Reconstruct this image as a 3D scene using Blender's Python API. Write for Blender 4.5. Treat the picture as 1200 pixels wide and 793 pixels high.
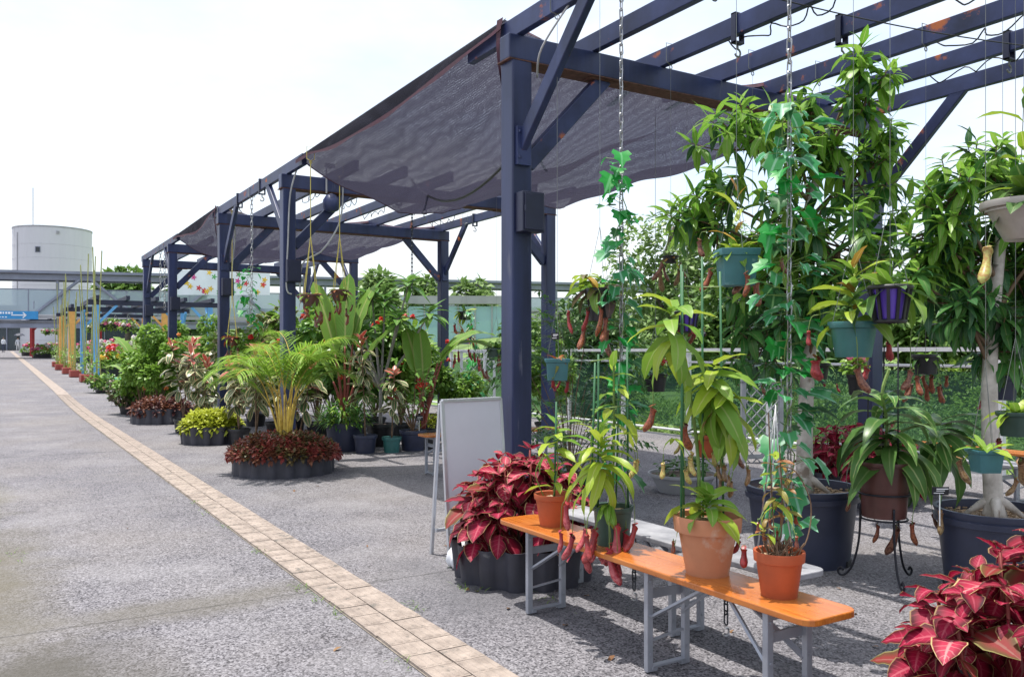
import bpy, math, random
import numpy as np
from mathutils import Vector, Matrix, Quaternion
for o in list(bpy.data.objects): bpy.data.objects.remove(o)
S = bpy.context.scene
C = S.collection
R = math.radians
rng = random.Random(7)
U = rng.uniform
# ---------------------------------------------------------------- camera, sky, sun, exposure
TH = R(31.3); CT = math.cos(TH); ST = math.sin(TH); EYE = 1.5; HOR = 412.0
cam = bpy.data.cameras.new('camera'); camo = bpy.data.objects.new('camera', cam); C.objects.link(camo)
camo.location = (0, 0, EYE); camo.rotation_euler = (R(90), 0, -TH)
cam.sensor_width = 36; cam.lens = 30; cam.shift_y = 15.5/1200
cam.clip_start = 0.05; cam.clip_end = 2000
S.camera = camo
SUN = Vector((0.10, -0.16, -1.0)).normalized()           # the way the light travels
w = bpy.data.worlds.new('World'); S.world = w; w.use_nodes = True
nt = w.node_tree; N = nt.nodes; Lk = nt.links; N.clear()
wo = N.new('ShaderNodeOutputWorld'); bg = N.new('ShaderNodeBackground'); sky = N.new('ShaderNodeTexSky')
sky.sky_type = 'NISHITA'; sky.sun_disc = False
sky.sun_elevation = math.asin(-SUN.z); sky.sun_rotation = math.atan2(-SUN.x, -SUN.y)
sky.air_density = 1.0; sky.dust_density = 3.0; sky.ozone_density = 1.2; sky.altitude = 60
tc = N.new('ShaderNodeTexCoord'); mp = N.new('ShaderNodeMapping'); mp.inputs['Scale'].default_value = (1.3, 1.3, 3.4)
ns = N.new('ShaderNodeTexNoise'); ns.inputs['Scale'].default_value = 1.5; ns.inputs['Detail'].default_value = 7; ns.inputs['Roughness'].default_value = .55
rp = N.new('ShaderNodeValToRGB'); rp.color_ramp.elements[0].position = .36; rp.color_ramp.elements[1].position = .62
rp.color_ramp.elements[0].color = (.30, .30, .30, 1); rp.color_ramp.elements[1].color = (.98, .98, .98, 1)
mx = N.new('ShaderNodeMix'); mx.data_type = 'RGBA'; mx.inputs['B'].default_value = (3.6, 3.75, 3.92, 1)
Lk.new(tc.outputs['Generated'], mp.inputs['Vector']); Lk.new(mp.outputs[0], ns.inputs['Vector']); Lk.new(ns.outputs['Fac'], rp.inputs[0])
Lk.new(rp.outputs[0], mx.inputs['Factor']); Lk.new(sky.outputs[0], mx.inputs['A']); Lk.new(mx.outputs['Result'], bg.inputs[0])
bg.inputs[1].default_value = .15
Lk.new(bg.outputs[0], wo.inputs[0])
sl = bpy.data.lights.new('sun', 'SUN'); slo = bpy.data.objects.new('sun', sl); C.objects.link(slo)
sl.energy = 2.8; sl.angle = R(.55); sl.color = (1, .955, .88)
slo.rotation_euler = SUN.to_track_quat('-Z', 'Y').to_euler()
S.view_settings.view_transform = 'Standard'; S.view_settings.look = 'None'; S.view_settings.gamma = 1
S.view_settings.exposure = 1.1; S.view_settings.use_curve_mapping = False
S.render.engine = 'CYCLES'
S.cycles.max_bounces = 8; S.cycles.transparent_max_bounces = 16

# ---------------------------------------------------------------- where things stand
def W(u, v, d):                                            # a point d metres into the picture
    r = (u-600)/1000*d
    return Vector((d*ST+r*CT, d*CT-r*ST, EYE+(HOR-v)/1000*d))
def G(u, v): return W(u, v, 1000*EYE/(v-HOR))              # a point on the level ground
def WX(u, v, X): return W(u, v, X*1000/(CT*(u+8)))         # a point in the plane x = X
def gz(y): return 0.0 if y < 20 else .0155*(y-20)*min(1, (y-20)/12)
# ---------------------------------------------------------------- materials
MATS = {}
def nodes(name):
    m = bpy.data.materials.new(name); m.use_nodes = True; t = m.node_tree; t.nodes.clear()
    o = t.nodes.new('ShaderNodeOutputMaterial'); b = t.nodes.new('ShaderNodeBsdfPrincipled')
    t.links.new(b.outputs[0], o.inputs[0]); MATS[name] = m
    return m, t, b, o
def nd(t, typ, **kw):
    n = t.nodes.new(typ)
    for k, v in kw.items():
        if k.startswith('i_'): n.inputs[k[2:].replace('_', ' ')].default_value = v
        else: setattr(n, k, v)
    return n
def c4(c): return (c[0], c[1], c[2], 1)
def mixc(t, fac, a, b, mode='MIX'):
    n = nd(t, 'ShaderNodeMix', data_type='RGBA', blend_type=mode)
    for s, x in (('Factor', fac), ('A', a), ('B', b)):
        if hasattr(x, 'is_linked') or isinstance(x, bpy.types.NodeSocket): t.links.new(x, n.inputs[s])
        elif s == 'Factor': n.inputs[s].default_value = x
        else: n.inputs[s].default_value = c4(x)
    return n.outputs['Result']
def math_(t, op, a, b=None, c=None, clamp=False):
    n = nd(t, 'ShaderNodeMath', operation=op, use_clamp=clamp)
    for i, x in enumerate((a, b, c)):
        if x is None: continue
        if isinstance(x, bpy.types.NodeSocket): t.links.new(x, n.inputs[i])
        else: n.inputs[i].default_value = x
    return n.outputs[0]
def ramp(t, fac, p0, p1, c0=(0,0,0), c1=(1,1,1)):
    n = nd(t, 'ShaderNodeValToRGB'); e = n.color_ramp.elements
    e[0].position = p0; e[1].position = p1; e[0].color = c4(c0); e[1].color = c4(c1)
    t.links.new(fac, n.inputs[0]); return n.outputs[0]
def noise(t, vec, scale, detail=4, rough=.55):
    n = nd(t, 'ShaderNodeTexNoise', i_Scale=scale, i_Detail=detail, i_Roughness=rough)
    if vec is not None: t.links.new(vec, n.inputs['Vector'])
    return n.outputs['Fac']
def bump(t, b, h, strength, dist=.01):
    n = nd(t, 'ShaderNodeBump', i_Strength=strength, i_Distance=dist); t.links.new(h, n.inputs['Height']); t.links.new(n.outputs[0], b.inputs['Normal'])
def mat(name, col, rough=.6, metal=0, var=.25, vs=6, bs=0, bscale=60, col2=None, dirt=None, spec=.5, streak=False):
    if name in MATS: return MATS[name]
    m, t, b, o = nodes(name)
    g = nd(t, 'ShaderNodeTexCoord').outputs['Object']; oi = nd(t, 'ShaderNodeObjectInfo').outputs['Random']
    add = nd(t, 'ShaderNodeVectorMath', operation='ADD'); t.links.new(g, add.inputs[0])
    cb = nd(t, 'ShaderNodeCombineXYZ'); k = math_(t, 'MULTIPLY', oi, 37.0)
    for i in range(3): t.links.new(k, cb.inputs[i])
    t.links.new(cb.outputs[0], add.inputs[1]); vec = add.outputs[0]
    if streak:
        mpn = nd(t, 'ShaderNodeMapping'); mpn.inputs['Scale'].default_value = (1, 1, .14); t.links.new(vec, mpn.inputs[0]); vec2 = mpn.outputs[0]
    else: vec2 = vec
    n1 = noise(t, vec2, vs, 5, .6)
    lo = tuple(x*(1-var) for x in col); hi = tuple(min(1, x*(1+var)) for x in (col2 or col))
    cc = ramp(t, n1, .3, .7, lo, hi)
    if dirt:
        n2 = noise(t, vec2, dirt[1], 6, .62)
        f = ramp(t, n2, dirt[2], dirt[2]+.06)
        cc = mixc(t, f, cc, dirt[0])
        rr = math_(t, 'MULTIPLY_ADD', f, .3, rough, clamp=True); t.links.new(rr, b.inputs['Roughness'])
    else:
        rr = math_(t, 'MULTIPLY_ADD', n1, .22, rough-.11, clamp=True); t.links.new(rr, b.inputs['Roughness'])
    t.links.new(cc, b.inputs['Base Color'])
    b.inputs['Metallic'].default_value = metal
    b.inputs['Specular IOR Level'].default_value = spec
    if bs: bump(t, b, noise(t, vec, bscale, 3), bs, .004)
    return m
def leafmat(name, c1, c2, rib=None, edge=None, edge_at=.9, centre=None, vein=None, rough=.42, tl=.28, ew=.12, blotch=0.0, veinf=9.0):
    """leaf colour from its own UV (u across, v along): margin, midrib, veins"""
    if name in MATS: return MATS[name]
    m, t, b, o = nodes(name)
    uv = nd(t, 'ShaderNodeUVMap'); sp = nd(t, 'ShaderNodeSeparateXYZ'); t.links.new(uv.outputs[0], sp.inputs[0])
    a = math_(t, 'ABSOLUTE', math_(t, 'MULTIPLY_ADD', sp.outputs[0], 2.0, -1.0))
    oi = nd(t, 'ShaderNodeObjectInfo').outputs['Random']; gi = nd(t, 'ShaderNodeNewGeometry').outputs['Random Per Island']
    rnd = math_(t, 'FRACT', math_(t, 'ADD', oi, gi))
    g = nd(t, 'ShaderNodeTexCoord').outputs['Object']; nz = noise(t, g, 14, 3)
    cc = mixc(t, rnd, c1, c2)
    cc = mixc(t, math_(t, 'MULTIPLY', nz, .35), cc, tuple(x*.45 for x in c1))
    if centre is not None:
        f = math_(t, 'SUBTRACT', 1.0, math_(t, 'MULTIPLY', math_(t, 'ADD', a, math_(t, 'MULTIPLY_ADD', nz, .5, -.25)), 1.25), clamp=True)
        cc = mixc(t, ramp(t, f, .05, .6), cc, centre)
    if vein is not None:
        s = math_(t, 'SINE', math_(t, 'MULTIPLY', math_(t, 'SUBTRACT', sp.outputs[1], math_(t, 'MULTIPLY', a, .22)), veinf*6.283))
        f = math_(t, 'MULTIPLY', ramp(t, s, .72, .98), math_(t, 'SUBTRACT', 1.05, a, clamp=True))
        cc = mixc(t, f, cc, vein)
    if edge is not None:
        f = ramp(t, math_(t, 'ADD', a, math_(t, 'MULTIPLY_ADD', nz, blotch, -blotch*.5)), edge_at, min(.999, edge_at+ew))
        cc = mixc(t, f, cc, edge)
    if rib is not None: cc = mixc(t, ramp(t, a, .05, .13, (1,1,1), (0,0,0)), cc, rib)
    t.links.new(cc, b.inputs['Base Color']); b.inputs['Roughness'].default_value = rough
    b.inputs['Specular IOR Level'].default_value = .32
    tr = nd(t, 'ShaderNodeBsdfTranslucent'); t.links.new(cc, tr.inputs[0])
    ms = nd(t, 'ShaderNodeMixShader'); ms.inputs[0].default_value = tl
    t.links.new(b.outputs[0], ms.inputs[1]); t.links.new(tr.outputs[0], ms.inputs[2]); t.links.new(ms.outputs[0], o.inputs[0])
    return m
# ---------------------------------------------------------------- mesh builder
class MB:
    def __init__(s): s.v = []; s.f = []; s.uv = None
    def add(s, vs, fs):
        n = len(s.v); s.v += [tuple(x) for x in vs]; s.f += [tuple(i+n for i in f) for f in fs]; return s
    def box(s, c, d, rz=0, M=None):
        x, y, z = d[0]/2, d[1]/2, d[2]/2
        vs = [Vector((a*x, b*y, e*z)) for e in (-1, 1) for b in (-1, 1) for a in (-1, 1)]
        q = Matrix.Rotation(rz, 3, 'Z')
        vs = [(M @ p if M else q @ p)+Vector(c) for p in vs]
        return s.add(vs, [(0,2,3,1), (4,5,7,6), (0,1,5,4), (2,6,7,3), (0,4,6,2), (1,3,7,5)])
    def bar(s, p, q, w, h, up=(0, 0, 1)):
        p, q = Vector(p), Vector(q); y = (q-p).normalized(); x = y.cross(Vector(up))
        if x.length < 1e-4: x = y.cross(Vector((1, 0, 0)))
        x.normalize(); z = x.cross(y)
        vs = [e+x*a*w/2+z*b*h/2 for e in (p, q) for b in (-1, 1) for a in (-1, 1)]
        return s.add(vs, [(0,1,3,2), (4,6,7,5), (0,4,5,1), (2,3,7,6), (0,2,6,4), (1,5,7,3)])
    def tube(s, pts, r, k=6, cap=True):
        pts = [Vector(p) for p in pts]; n = len(pts)
        rs = [r]*n if not isinstance(r, (list, tuple)) else r
        vs = []; prev = None
        for i, p in enumerate(pts):
            d = (pts[min(i+1, n-1)]-pts[max(i-1, 0)]).normalized()
            if prev is None:
                a = d.cross(Vector((0, 0, 1)))
                if a.length < .05: a = d.cross(Vector((1, 0, 0)))
            else:
                a = prev-d*prev.dot(d)
                if a.length < 1e-4: a = d.cross(Vector((1, 0, 0)))
            a.normalize(); prev = a; b = d.cross(a)
            for j in range(k):
                t = 2*math.pi*j/k; vs.append(p+(a*math.cos(t)+b*math.sin(t))*rs[i])
        fs = [(i*k+j, i*k+(j+1) % k, (i+1)*k+(j+1) % k, (i+1)*k+j) for i in range(n-1) for j in range(k)]
        if cap: fs += [tuple(range(k-1, -1, -1)), tuple((n-1)*k+j for j in range(k))]
        return s.add(vs, fs)
    def lathe(s, prof, k=24, wave=0, amp=0, c=(0, 0, 0), sq=0):
        vs = []; c = Vector(c)
        for r, z in prof:
            for j in range(k):
                t = 2*math.pi*j/k; rr = r
                if wave and r > .02:
                    x = math.cos(wave*t); rr = r+amp*(max(-.75, min(.75, x*1.25)))
                if sq:                                      # rounded square plan
                    rr = rr/ (abs(math.cos(t))**sq+abs(math.sin(t))**sq)**(1/sq)
                vs.append(Vector((rr*math.cos(t), rr*math.sin(t), z))+c)
        fs = [(i*k+j, i*k+(j+1) % k, (i+1)*k+(j+1) % k, (i+1)*k+j) for i in range(len(prof)-1) for j in range(k)]
        if prof[0][0] < .003: pass
        return s.add(vs, fs)
    def ring(s, c, R_, r, k=20, kk=5, M=None):
        pts = []
        vs = []; fs = []
        for i in range(k):
            t = 2*math.pi*i/k
            for j in range(kk):
                q = 2*math.pi*j/kk
                p = Vector(((R_+r*math.cos(q))*math.cos(t), (R_+r*math.cos(q))*math.sin(t), r*math.sin(q)))
                vs.append((M @ p if M else p)+Vector(c))
        for i in range(k):
            for j in range(kk):
                fs.append((i*kk+j, ((i+1) % k)*kk+j, ((i+1) % k)*kk+(j+1) % kk, i*kk+(j+1) % kk))
        return s.add(vs, fs)
    def mesh(s, name, m=None, smooth=False):
        me = bpy.data.meshes.new(name); me.from_pydata(s.v, [], s.f)
        if s.uv is not None:
            l = me.uv_layers.new(name='UVMap'); idx = np.empty(len(me.loops), np.int32); me.loops.foreach_get('vertex_index', idx)
            l.data.foreach_set('uv', np.asarray(s.uv, np.float32)[idx].ravel())
        if m: me.materials.append(m)
        if smooth: me.polygons.foreach_set('use_smooth', [True]*len(me.polygons))
        me.update(); return me
    def build(s, name, m, parent=None, smooth=False, loc=None, bevel=0, kind=None, label=None):
        o = bpy.data.objects.new(name, s.mesh(name, m, smooth)); C.objects.link(o)
        if parent: o.parent = parent
        if loc is not None: o.location = loc
        if bevel:
            b = o.modifiers.new('bevel', 'BEVEL'); b.width = bevel; b.segments = 2; b.limit_method = 'ANGLE'
        if kind: o['kind'] = kind
        if label: o['label'] = label
        return o
def inst(name, me, parent, M=None, loc=None):
    o = bpy.data.objects.new(name, me); C.objects.link(o); o.parent = parent
    if M is not None: o.matrix_basis = M
    if loc is not None: o.location = loc
    return o
LABELS = {}
def tag(o, label, cat, group=None):
    o['label'] = label; o['category'] = cat
    if group: o['group'] = group
    if label in LABELS and not group: print('DUP LABEL', label)
    LABELS[label] = 1
    return o
def thing(name, label, cat, loc=(0, 0, 0), rz=0, group=None):
    o = bpy.data.objects.new(name, None); C.objects.link(o); o.empty_display_size = .1
    o.location = loc; o.rotation_euler = (0, 0, rz)
    return tag(o, label, cat, group)
def struct(o): o['kind'] = 'structure'; return o
def cat_pts(p, q, sag, n=10):
    p, q = Vector(p), Vector(q)
    return [p.lerp(q, i/n)-Vector((0, 0, sag*4*(i/n)*(1-i/n))) for i in range(n+1)]
def spline(pts, n=4):
    P = [Vector(p) for p in pts]; out = []
    for i in range(len(P)-1):
        a = P[max(i-1, 0)]; b = P[i]; c = P[i+1]; d = P[min(i+2, len(P)-1)]
        for k in range(n):
            t = k/n; out.append(.5*((2*b)+(c-a)*t+(2*a-5*b+4*c-d)*t*t+(3*b-a-3*c+d)*t**3))
    out.append(P[-1]); return out
# ---------------------------------------------------------------- leaves
PROF = {
 'lance': lambda t: math.sin(math.pi*min(1, t**.8))**.9*(1-.25*t),
 'ovate': lambda t: (math.sin(math.pi*t**.62)**.8) if 0 < t < 1 else 0,
 'ellip': lambda t: math.sin(math.pi*t)**.62,
 'strap': lambda t: min(1, t*5+.25)*(1-t**4.0)**.8 if t < 1 else 0,
 'paddle': lambda t: math.sin(math.pi*t**.9)**.42,
 'heart': lambda t: (1-t)**.75*min(1, (t*4.2)**.5)*1.25 if t < 1 else 0,
}
_lm = {}
def leafmesh(kind, L, Wd, bend, fold, m, n=5, wavy=0, twist=0, petiole=0.0, curl=0):
    key = (kind, L, Wd, bend, fold, m.name, n, wavy, twist, petiole, curl)
    if key in _lm: return _lm[key]
    b = MB(); b.uv = []; f = PROF[kind]; ang = 0; p = Vector((0, 0, 0)); nn = n+(1 if petiole else 0)
    for i in range(nn+1):
        if petiole:
            t = 0 if i <= 1 else (i-1)/n
            wv = .025*Wd if i < 1 else max(.03*Wd if i == 1 else 0, f(t)*Wd/2)
            step = petiole*L if i == 1 else L/n
        else:
            t = i/n; wv = f(t)*Wd/2; step = L/n
        if i == 0 and not petiole: wv = max(wv, .06*Wd)
        if i: ang += bend/nn; p = p+Vector((0, math.cos(ang), -math.sin(ang)))*step
        tw = twist*t
        for sg, uu in ((-1, 0.0), (0, .5), (1, 1.0)):
            off = Vector((sg*wv, 0, abs(sg)*wv*fold+(wavy*wv*math.sin(i*2.4+sg) if sg else 0)))
            off = Matrix.Rotation(tw, 3, 'Y') @ off
            off = Vector((off.x, off.z*math.sin(ang), off.z*math.cos(ang)))
            b.v.append(tuple(p+off)); b.uv.append((uu, t))
    for i in range(nn):
        for j in range(2):
            q = (i*3+j, i*3+j+1, (i+1)*3+j+1, (i+1)*3+j); b.f.append(q)
    me = b.mesh('leaf', m, True); _lm[key] = me; return me
def ivymesh(sz, m, bend, key):
    k = ('ivy', sz, m.name, bend, key)
    if k in _lm: return _lm[k]
    out = [(0, 0), (.36, -.12), (.5, .22), (.34, .34), (.42, .62), (.18, .66), (0, 1.0)]
    b = MB(); b.uv = []
    def add(x, y): b.v.append((x*sz, y*sz, -bend*sz*(y-.2)**2+.22*abs(x)*sz+.03*sz*math.sin(9*x+7*y+key))); b.uv.append((.5+x if abs(x) < .5 else (1 if x > 0 else 0), y)); return len(b.v)-1
    c0 = add(0, .3)
    Rr = [add(x, y) for x, y in out]; Ll = [add(-x, y) for x, y in out[1:-1]]
    for i in range(len(Rr)-1): b.f.append((c0, Rr[i], Rr[i+1]))
    lf = [Rr[0]]+Ll+[Rr[-1]]
    for i in range(len(lf)-1): b.f.append((c0, lf[i+1], lf[i]))
    me = b.mesh('leaf', m, True); _lm[k] = me; return me
def orient(p, d, up=(0, 0, 1), roll=0, sc=1):
    y = Vector(d).normalized(); x = y.cross(Vector(up))
    if x.length < 1e-3: x = y.cross(Vector((1, 0, .1)))
    x.normalize(); z = x.cross(y)
    M = Matrix((x, y, z)).transposed().to_4x4()
    if roll: M = M @ Matrix.Rotation(roll, 4, 'Y')
    return Matrix.Translation(Vector(p)) @ M @ Matrix.Scale(sc, 4)
class Leaves:
    def __init__(s): s.it = []
    def add(s, me, M): s.it.append((me, M))
    def emit(s, parent, cap=300, name='leaf', rest='foliage', stuff_only=False):
        base = parent.matrix_basis if parent else Matrix()
        cw = Vector((0, 0, EYE))
        key = lambda im: ((base @ im[1].translation)-cw).length+rng.random()*.25
        it = sorted(s.it, key=key)
        if stuff_only: cap = 0
        for me, M in it[:cap]: inst(name, me, parent, M)
        rs = it[cap:]
        if rs:
            VV = []; FF = []; UU = []; MI = []; mats = []; off = 0; nsz = []
            cache = {}
            for me, M in rs:
                if me.name not in cache:
                    v = np.empty(len(me.vertices)*3, np.float32); me.vertices.foreach_get('co', v); v = v.reshape(-1, 3)
                    li = np.empty(len(me.loops), np.int32); me.loops.foreach_get('vertex_index', li)
                    lt = np.empty(len(me.polygons), np.int32); me.polygons.foreach_get('loop_total', lt)
                    uv = np.zeros(len(me.loops)*2, np.float32)
                    if me.uv_layers: me.uv_layers[0].data.foreach_get('uv', uv)
                    mt = me.materials[0]
                    if mt not in mats: mats.append(mt)
                    cache[me.name] = (v, li, lt, uv.reshape(-1, 2), mats.index(mt))
                v, li, lt, uv, mi = cache[me.name]
                A = np.array(M, np.float32)
                VV.append(v @ A[:3, :3].T+A[:3, 3]); FF.append(li+off); UU.append(uv); nsz.append(lt); MI.append(np.full(len(lt), mi, np.int32)); off += len(v)
            VV = np.concatenate(VV); FF = np.concatenate(FF); UU = np.concatenate(UU); nsz = np.concatenate(nsz); MI = np.concatenate(MI)
            me = bpy.data.meshes.new(rest); me.vertices.add(len(VV)); me.vertices.foreach_set('co', VV.ravel())
            me.loops.add(len(FF)); me.loops.foreach_set('vertex_index', FF)
            me.polygons.add(len(nsz)); st = np.concatenate(([0], np.cumsum(nsz)[:-1])).astype(np.int32)
            me.polygons.foreach_set('loop_start', st); me.polygons.foreach_set('loop_total', nsz)
            me.polygons.foreach_set('material_index', MI); me.polygons.foreach_set('use_smooth', np.ones(len(nsz), bool))
            l = me.uv_layers.new(name='UVMap'); l.data.foreach_set('uv', UU.ravel())
            for mt in mats: me.materials.append(mt)
            me.update(); me.validate()
            o = bpy.data.objects.new(rest, me); C.objects.link(o); o.parent = parent; o['kind'] = 'stuff'
            return o
# ================================================================ SETTING
# ---- paving material: worn exposed-aggregate asphalt
m, t, b, o = nodes('aggregate'); gp = nd(t, 'ShaderNodeNewGeometry').outputs['Position']
sp = nd(t, 'ShaderNodeSeparateXYZ'); t.links.new(gp, sp.inputs[0])
v1 = nd(t, 'ShaderNodeTexVoronoi', i_Scale=105.0); t.links.new(gp, v1.inputs['Vector'])
v2 = nd(t, 'ShaderNodeTexVoronoi', i_Scale=48.0); t.links.new(gp, v2.inputs['Vector'])
bw = nd(t, 'ShaderNodeRGBToBW'); t.links.new(v1.outputs['Color'], bw.inputs[0])
bw2 = nd(t, 'ShaderNodeRGBToBW'); t.links.new(v2.outputs['Color'], bw2.inputs[0])
st = math_(t, 'ADD', math_(t, 'MULTIPLY', bw.outputs[0], .78), math_(t, 'MULTIPLY', bw2.outputs[0], .22))
cc = ramp(t, st, .2, .8, (.042, .040, .046), (.275, .265, .285))
big = noise(t, gp, .55, 6, .62)
cc = mixc(t, ramp(t, big, .42, .66), cc, (.9, .9, .92), 'MULTIPLY')
big2 = noise(t, gp, 1.7, 6, .66)
cc = mixc(t, math_(t, 'MULTIPLY', ramp(t, big2, .48, .72), .32), cc, (.38, .375, .39), 'MULTIPLY')
tint = noise(t, gp, .38, 5); cc = mixc(t, math_(t, 'MULTIPLY', ramp(t, tint, .45, .7), .35), cc, (.24, .215, .19)); pale = noise(t, gp, .9, 4); cc = mixc(t, math_(t, 'MULTIPLY', ramp(t, pale, .5, .74), .5), cc, (.27, .262, .272))
def blob(cx, cy, rx, ry, amp):
    a = math_(t, 'MULTIPLY', math_(t, 'SUBTRACT', sp.outputs[0], cx), 1/rx); c_ = math_(t, 'MULTIPLY', math_(t, 'SUBTRACT', sp.outputs[1], cy), 1/ry)
    r2 = math_(t, 'SQRT', math_(t, 'ADD', math_(t, 'MULTIPLY', a, a), math_(t, 'MULTIPLY', c_, c_)))
    f = math_(t, 'ADD', math_(t, 'SUBTRACT', 1.15, r2), math_(t, 'MULTIPLY_ADD', big2, 1.4, -.75))
    return math_(t, 'MULTIPLY', ramp(t, f, .0, .8), amp)
cc = mixc(t, blob(-.15, 6.6, .6, 2.3, .8), cc, (.125, .113, .085))      # mossy stain
cc = mixc(t, blob(.1, 4.3, .8, .85, .8), cc, (.075, .07, .06))            # damp stain
cc = mixc(t, blob(-.2, 10.2, .4, 1.8, .5), cc, (.14, .13, .08))
cc = mixc(t, blob(.95, 5.3, 1.3, .3, .6), cc, (.13, .12, .10))
cc = mixc(t, blob(2.6, 4.7, .55, 1.1, .65), cc, (.10, .10, .11))
nj = noise(t, gp, 9, 4)
for yj, wd, st_ in ((5.22, .012, .45), (14.1, .016, .95), (9.65, .006, .5), (23, .02, .8)):
    dist = math_(t, 'ABSOLUTE', math_(t, 'ADD', math_(t, 'SUBTRACT', sp.outputs[1], yj), math_(t, 'MULTIPLY_ADD', nj, .05, -.025)))
    cc = mixc(t, math_(t, 'MULTIPLY', ramp(t, dist, wd*.5, wd*1.3, (1, 1, 1), (0, 0, 0)), st_), cc, (.035, .034, .033))
t.links.new(cc, b.inputs['Base Color']); b.inputs['Roughness'].default_value = .88; b.inputs['Specular IOR Level'].default_value = .25
bump(t, b, math_(t, 'SUBTRACT', 1.0, v1.outputs['Distance']), .55, .006)
g = MB(); ys = [-30, -5, 20]+[20+i*2 for i in range(1, 8)]+[40, 60, 90, 140, 220, 400, 900]
xs = [-400, -60, -8, 10.6]
for y in ys:
    for x in xs: g.v.append((x, y, gz(min(y, 220))))
nx = len(xs)
for i in range(len(ys)-1):
    for j in range(nx-1): g.f.append((i*nx+j, i*nx+j+1, (i+1)*nx+j+1, (i+1)*nx+j))
struct(g.build('ground', m))
# ---- hillside beyond the deck edge
grass = mat('meadow', (.07, .13, .03), .9, var=.4, vs=1.2, bs=.6, bscale=30, col2=(.13, .2, .05))
g = MB(); hx = [10.6, 10.62, 14, 22, 40, 70, 140, 500]; hz = [-.06, -.9, -.2, 1.1, 3.2, 5.5, 9, 14]
hy = [-60, -20, 0, 10, 20, 40, 80, 160, 400]
for y in hy:
    for x, z in zip(hx, hz): g.v.append((x, y, z+max(0, y-20)*.03+(.5*math.sin(x*.3+y*.21) if x > 12 else 0)-(.02 if x < 11 else 0)))
for i in range(len(hy)-1):
    for j in range(len(hx)-1): a = i*len(hx)+j; g.f.append((a, a+1, a+1+len(hx), a+len(hx)))
struct(g.build('hillside', grass, smooth=True))
def hillz(x, y): return float(np.interp(x, hx, hz))+max(0, y-20)*.03+(.5*math.sin(x*.3+y*.21) if x > 12 else 0)
# ---- tactile path: bedding strip + tiles
bed = mat('mortar', (.19, .165, .14), .9, var=.35, vs=20)
PX = 1.885; TW = .172; TL = .183
tile_m = mat('path_tile', (.245, .20, .172), .85, var=.22, vs=9, bs=.4, bscale=120, col2=(.30, .25, .215), dirt=((.15, .135, .12), 6, .6))
far_m = tile_m
g = MB()
yy = [2.4]+[20+i*4 for i in range(4)]+[40, 60, 90, 119]
for y in yy: g.v += [(PX-TW-.006, y, gz(y)+.004), (PX+TW+.006, y, gz(y)+.004)]
for i in range(len(yy)-1): g.f.append((2*i, 2*i+1, 2*i+3, 2*i+2))
path = struct(g.build('guide_path', bed))
tms = []
for k in range(3):
    q = MB(); q.box((0, 0, .006), (TW-.004-.002*k, TL-.005, .012))
    for i in range(4):
        x = -TW/2+TW*(i+.5)/4
        q.add([(x-.014, -.076, .0118), (x+.014, -.076, .0118), (x+.014, .076, .0118), (x-.014, .076, .0118),
               (x-.009, -.070, .0165), (x+.009, -.070, .0165), (x+.009, .070, .0165), (x-.009, .070, .0165)],
              [(4,5,6,7), (0,1,5,4), (1,2,6,5), (2,3,7,6), (3,0,4,7)])
    tms.append(q.mesh('tile', tile_m))
for r_ in range(150):
    y = 2.9+TL*r_+TL/2
    for sx in (-1, 1):
        M = Matrix.Translation((PX+sx*(TW/2+.001)+U(-.002, .002), y+U(-.003, .003), gz(y)+.005+U(-.0015, .001))) @ Matrix.Rotation(U(-.012, .012), 4, 'Z') @ Matrix.Rotation(U(-.008, .008), 4, 'X')
        inst('tile', tms[rng.randrange(3)], path, M)
g = MB(); yq = [2.9+150*TL+.01]+[32, 36, 40, 50, 60, 80, 100, 119]
for y in yq: g.v += [(PX-TW, y, gz(y)+.012), (PX+TW, y, gz(y)+.012)]
for i in range(len(yq)-1): g.f.append((2*i, 2*i+1, 2*i+3, 2*i+2))
g.build('far_tiles', tile_m, path, kind='stuff')
# ---- grass tufts along the path
gm = leafmat('grass_blade', (.10, .20, .03), (.2, .3, .06), tl=.3)
gb = [leafmesh('lance', .05, .006, U(.5, 1.3), .2, gm, 3) for k in range(4)]
gl = Leaves()
for (u, v, n, sp_) in ((352, 692, 26, .05), (375, 705, 16, .05), (302, 646, 22, .05), (230, 590, 20, .06), (487, 713, 22, .05), (243, 600, 16, .08), (262, 618, 14, .06), (470, 777, 14, .04), (545, 690, 20, .08), (540, 668, 22, .08), (20, 650, 20, .1), (395, 722, 12, .05), (640, 705, 16, .1)):
    c = G(u, v)
    for i in range(n):
        a = U(0, 6.28); gl.add(gb[i % 4], orient((c.x+rng.gauss(0, sp_*.45), c.y+rng.gauss(0, sp_*1.6), .003), (math.cos(a), math.sin(a), U(.6, 2.4)), sc=U(.5, 1.3)))
tf = gl.emit(None, stuff_only=True, rest='weeds'); tf['label'] = 'small green weeds growing along the edge of the tiled strip'; tf['category'] = 'weeds'
dl = leafmat('dry_leaf', (.28, .16, .07), (.20, .10, .05), tl=.15); ds = [leafmesh('ellip', .07, .03, b_, .3, dl, 3) for b_ in (.6, 1.2)]; gl = Leaves()
for (u, v) in ((548, 690), (556, 694), (562, 689), (690, 700), (660, 735), (720, 770), (430, 640), (345, 575), (370, 570), (595, 715), (1000, 720), (1030, 760), (980, 690), (300, 560), (520, 640), (150, 620), (400, 760), (860, 740)):
    c = G(u, v); a = U(0, 6.28); gl.add(ds[int(U(0, 2))], orient((c.x, c.y, .012), (math.cos(a), math.sin(a), .1), sc=U(.5, 1.1)))
tf = gl.emit(None, stuff_only=True, rest='fallen_leaves'); tf['label'] = 'small dry brown leaves scattered over the paving'; tf['category'] = 'leaf litter'
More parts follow.
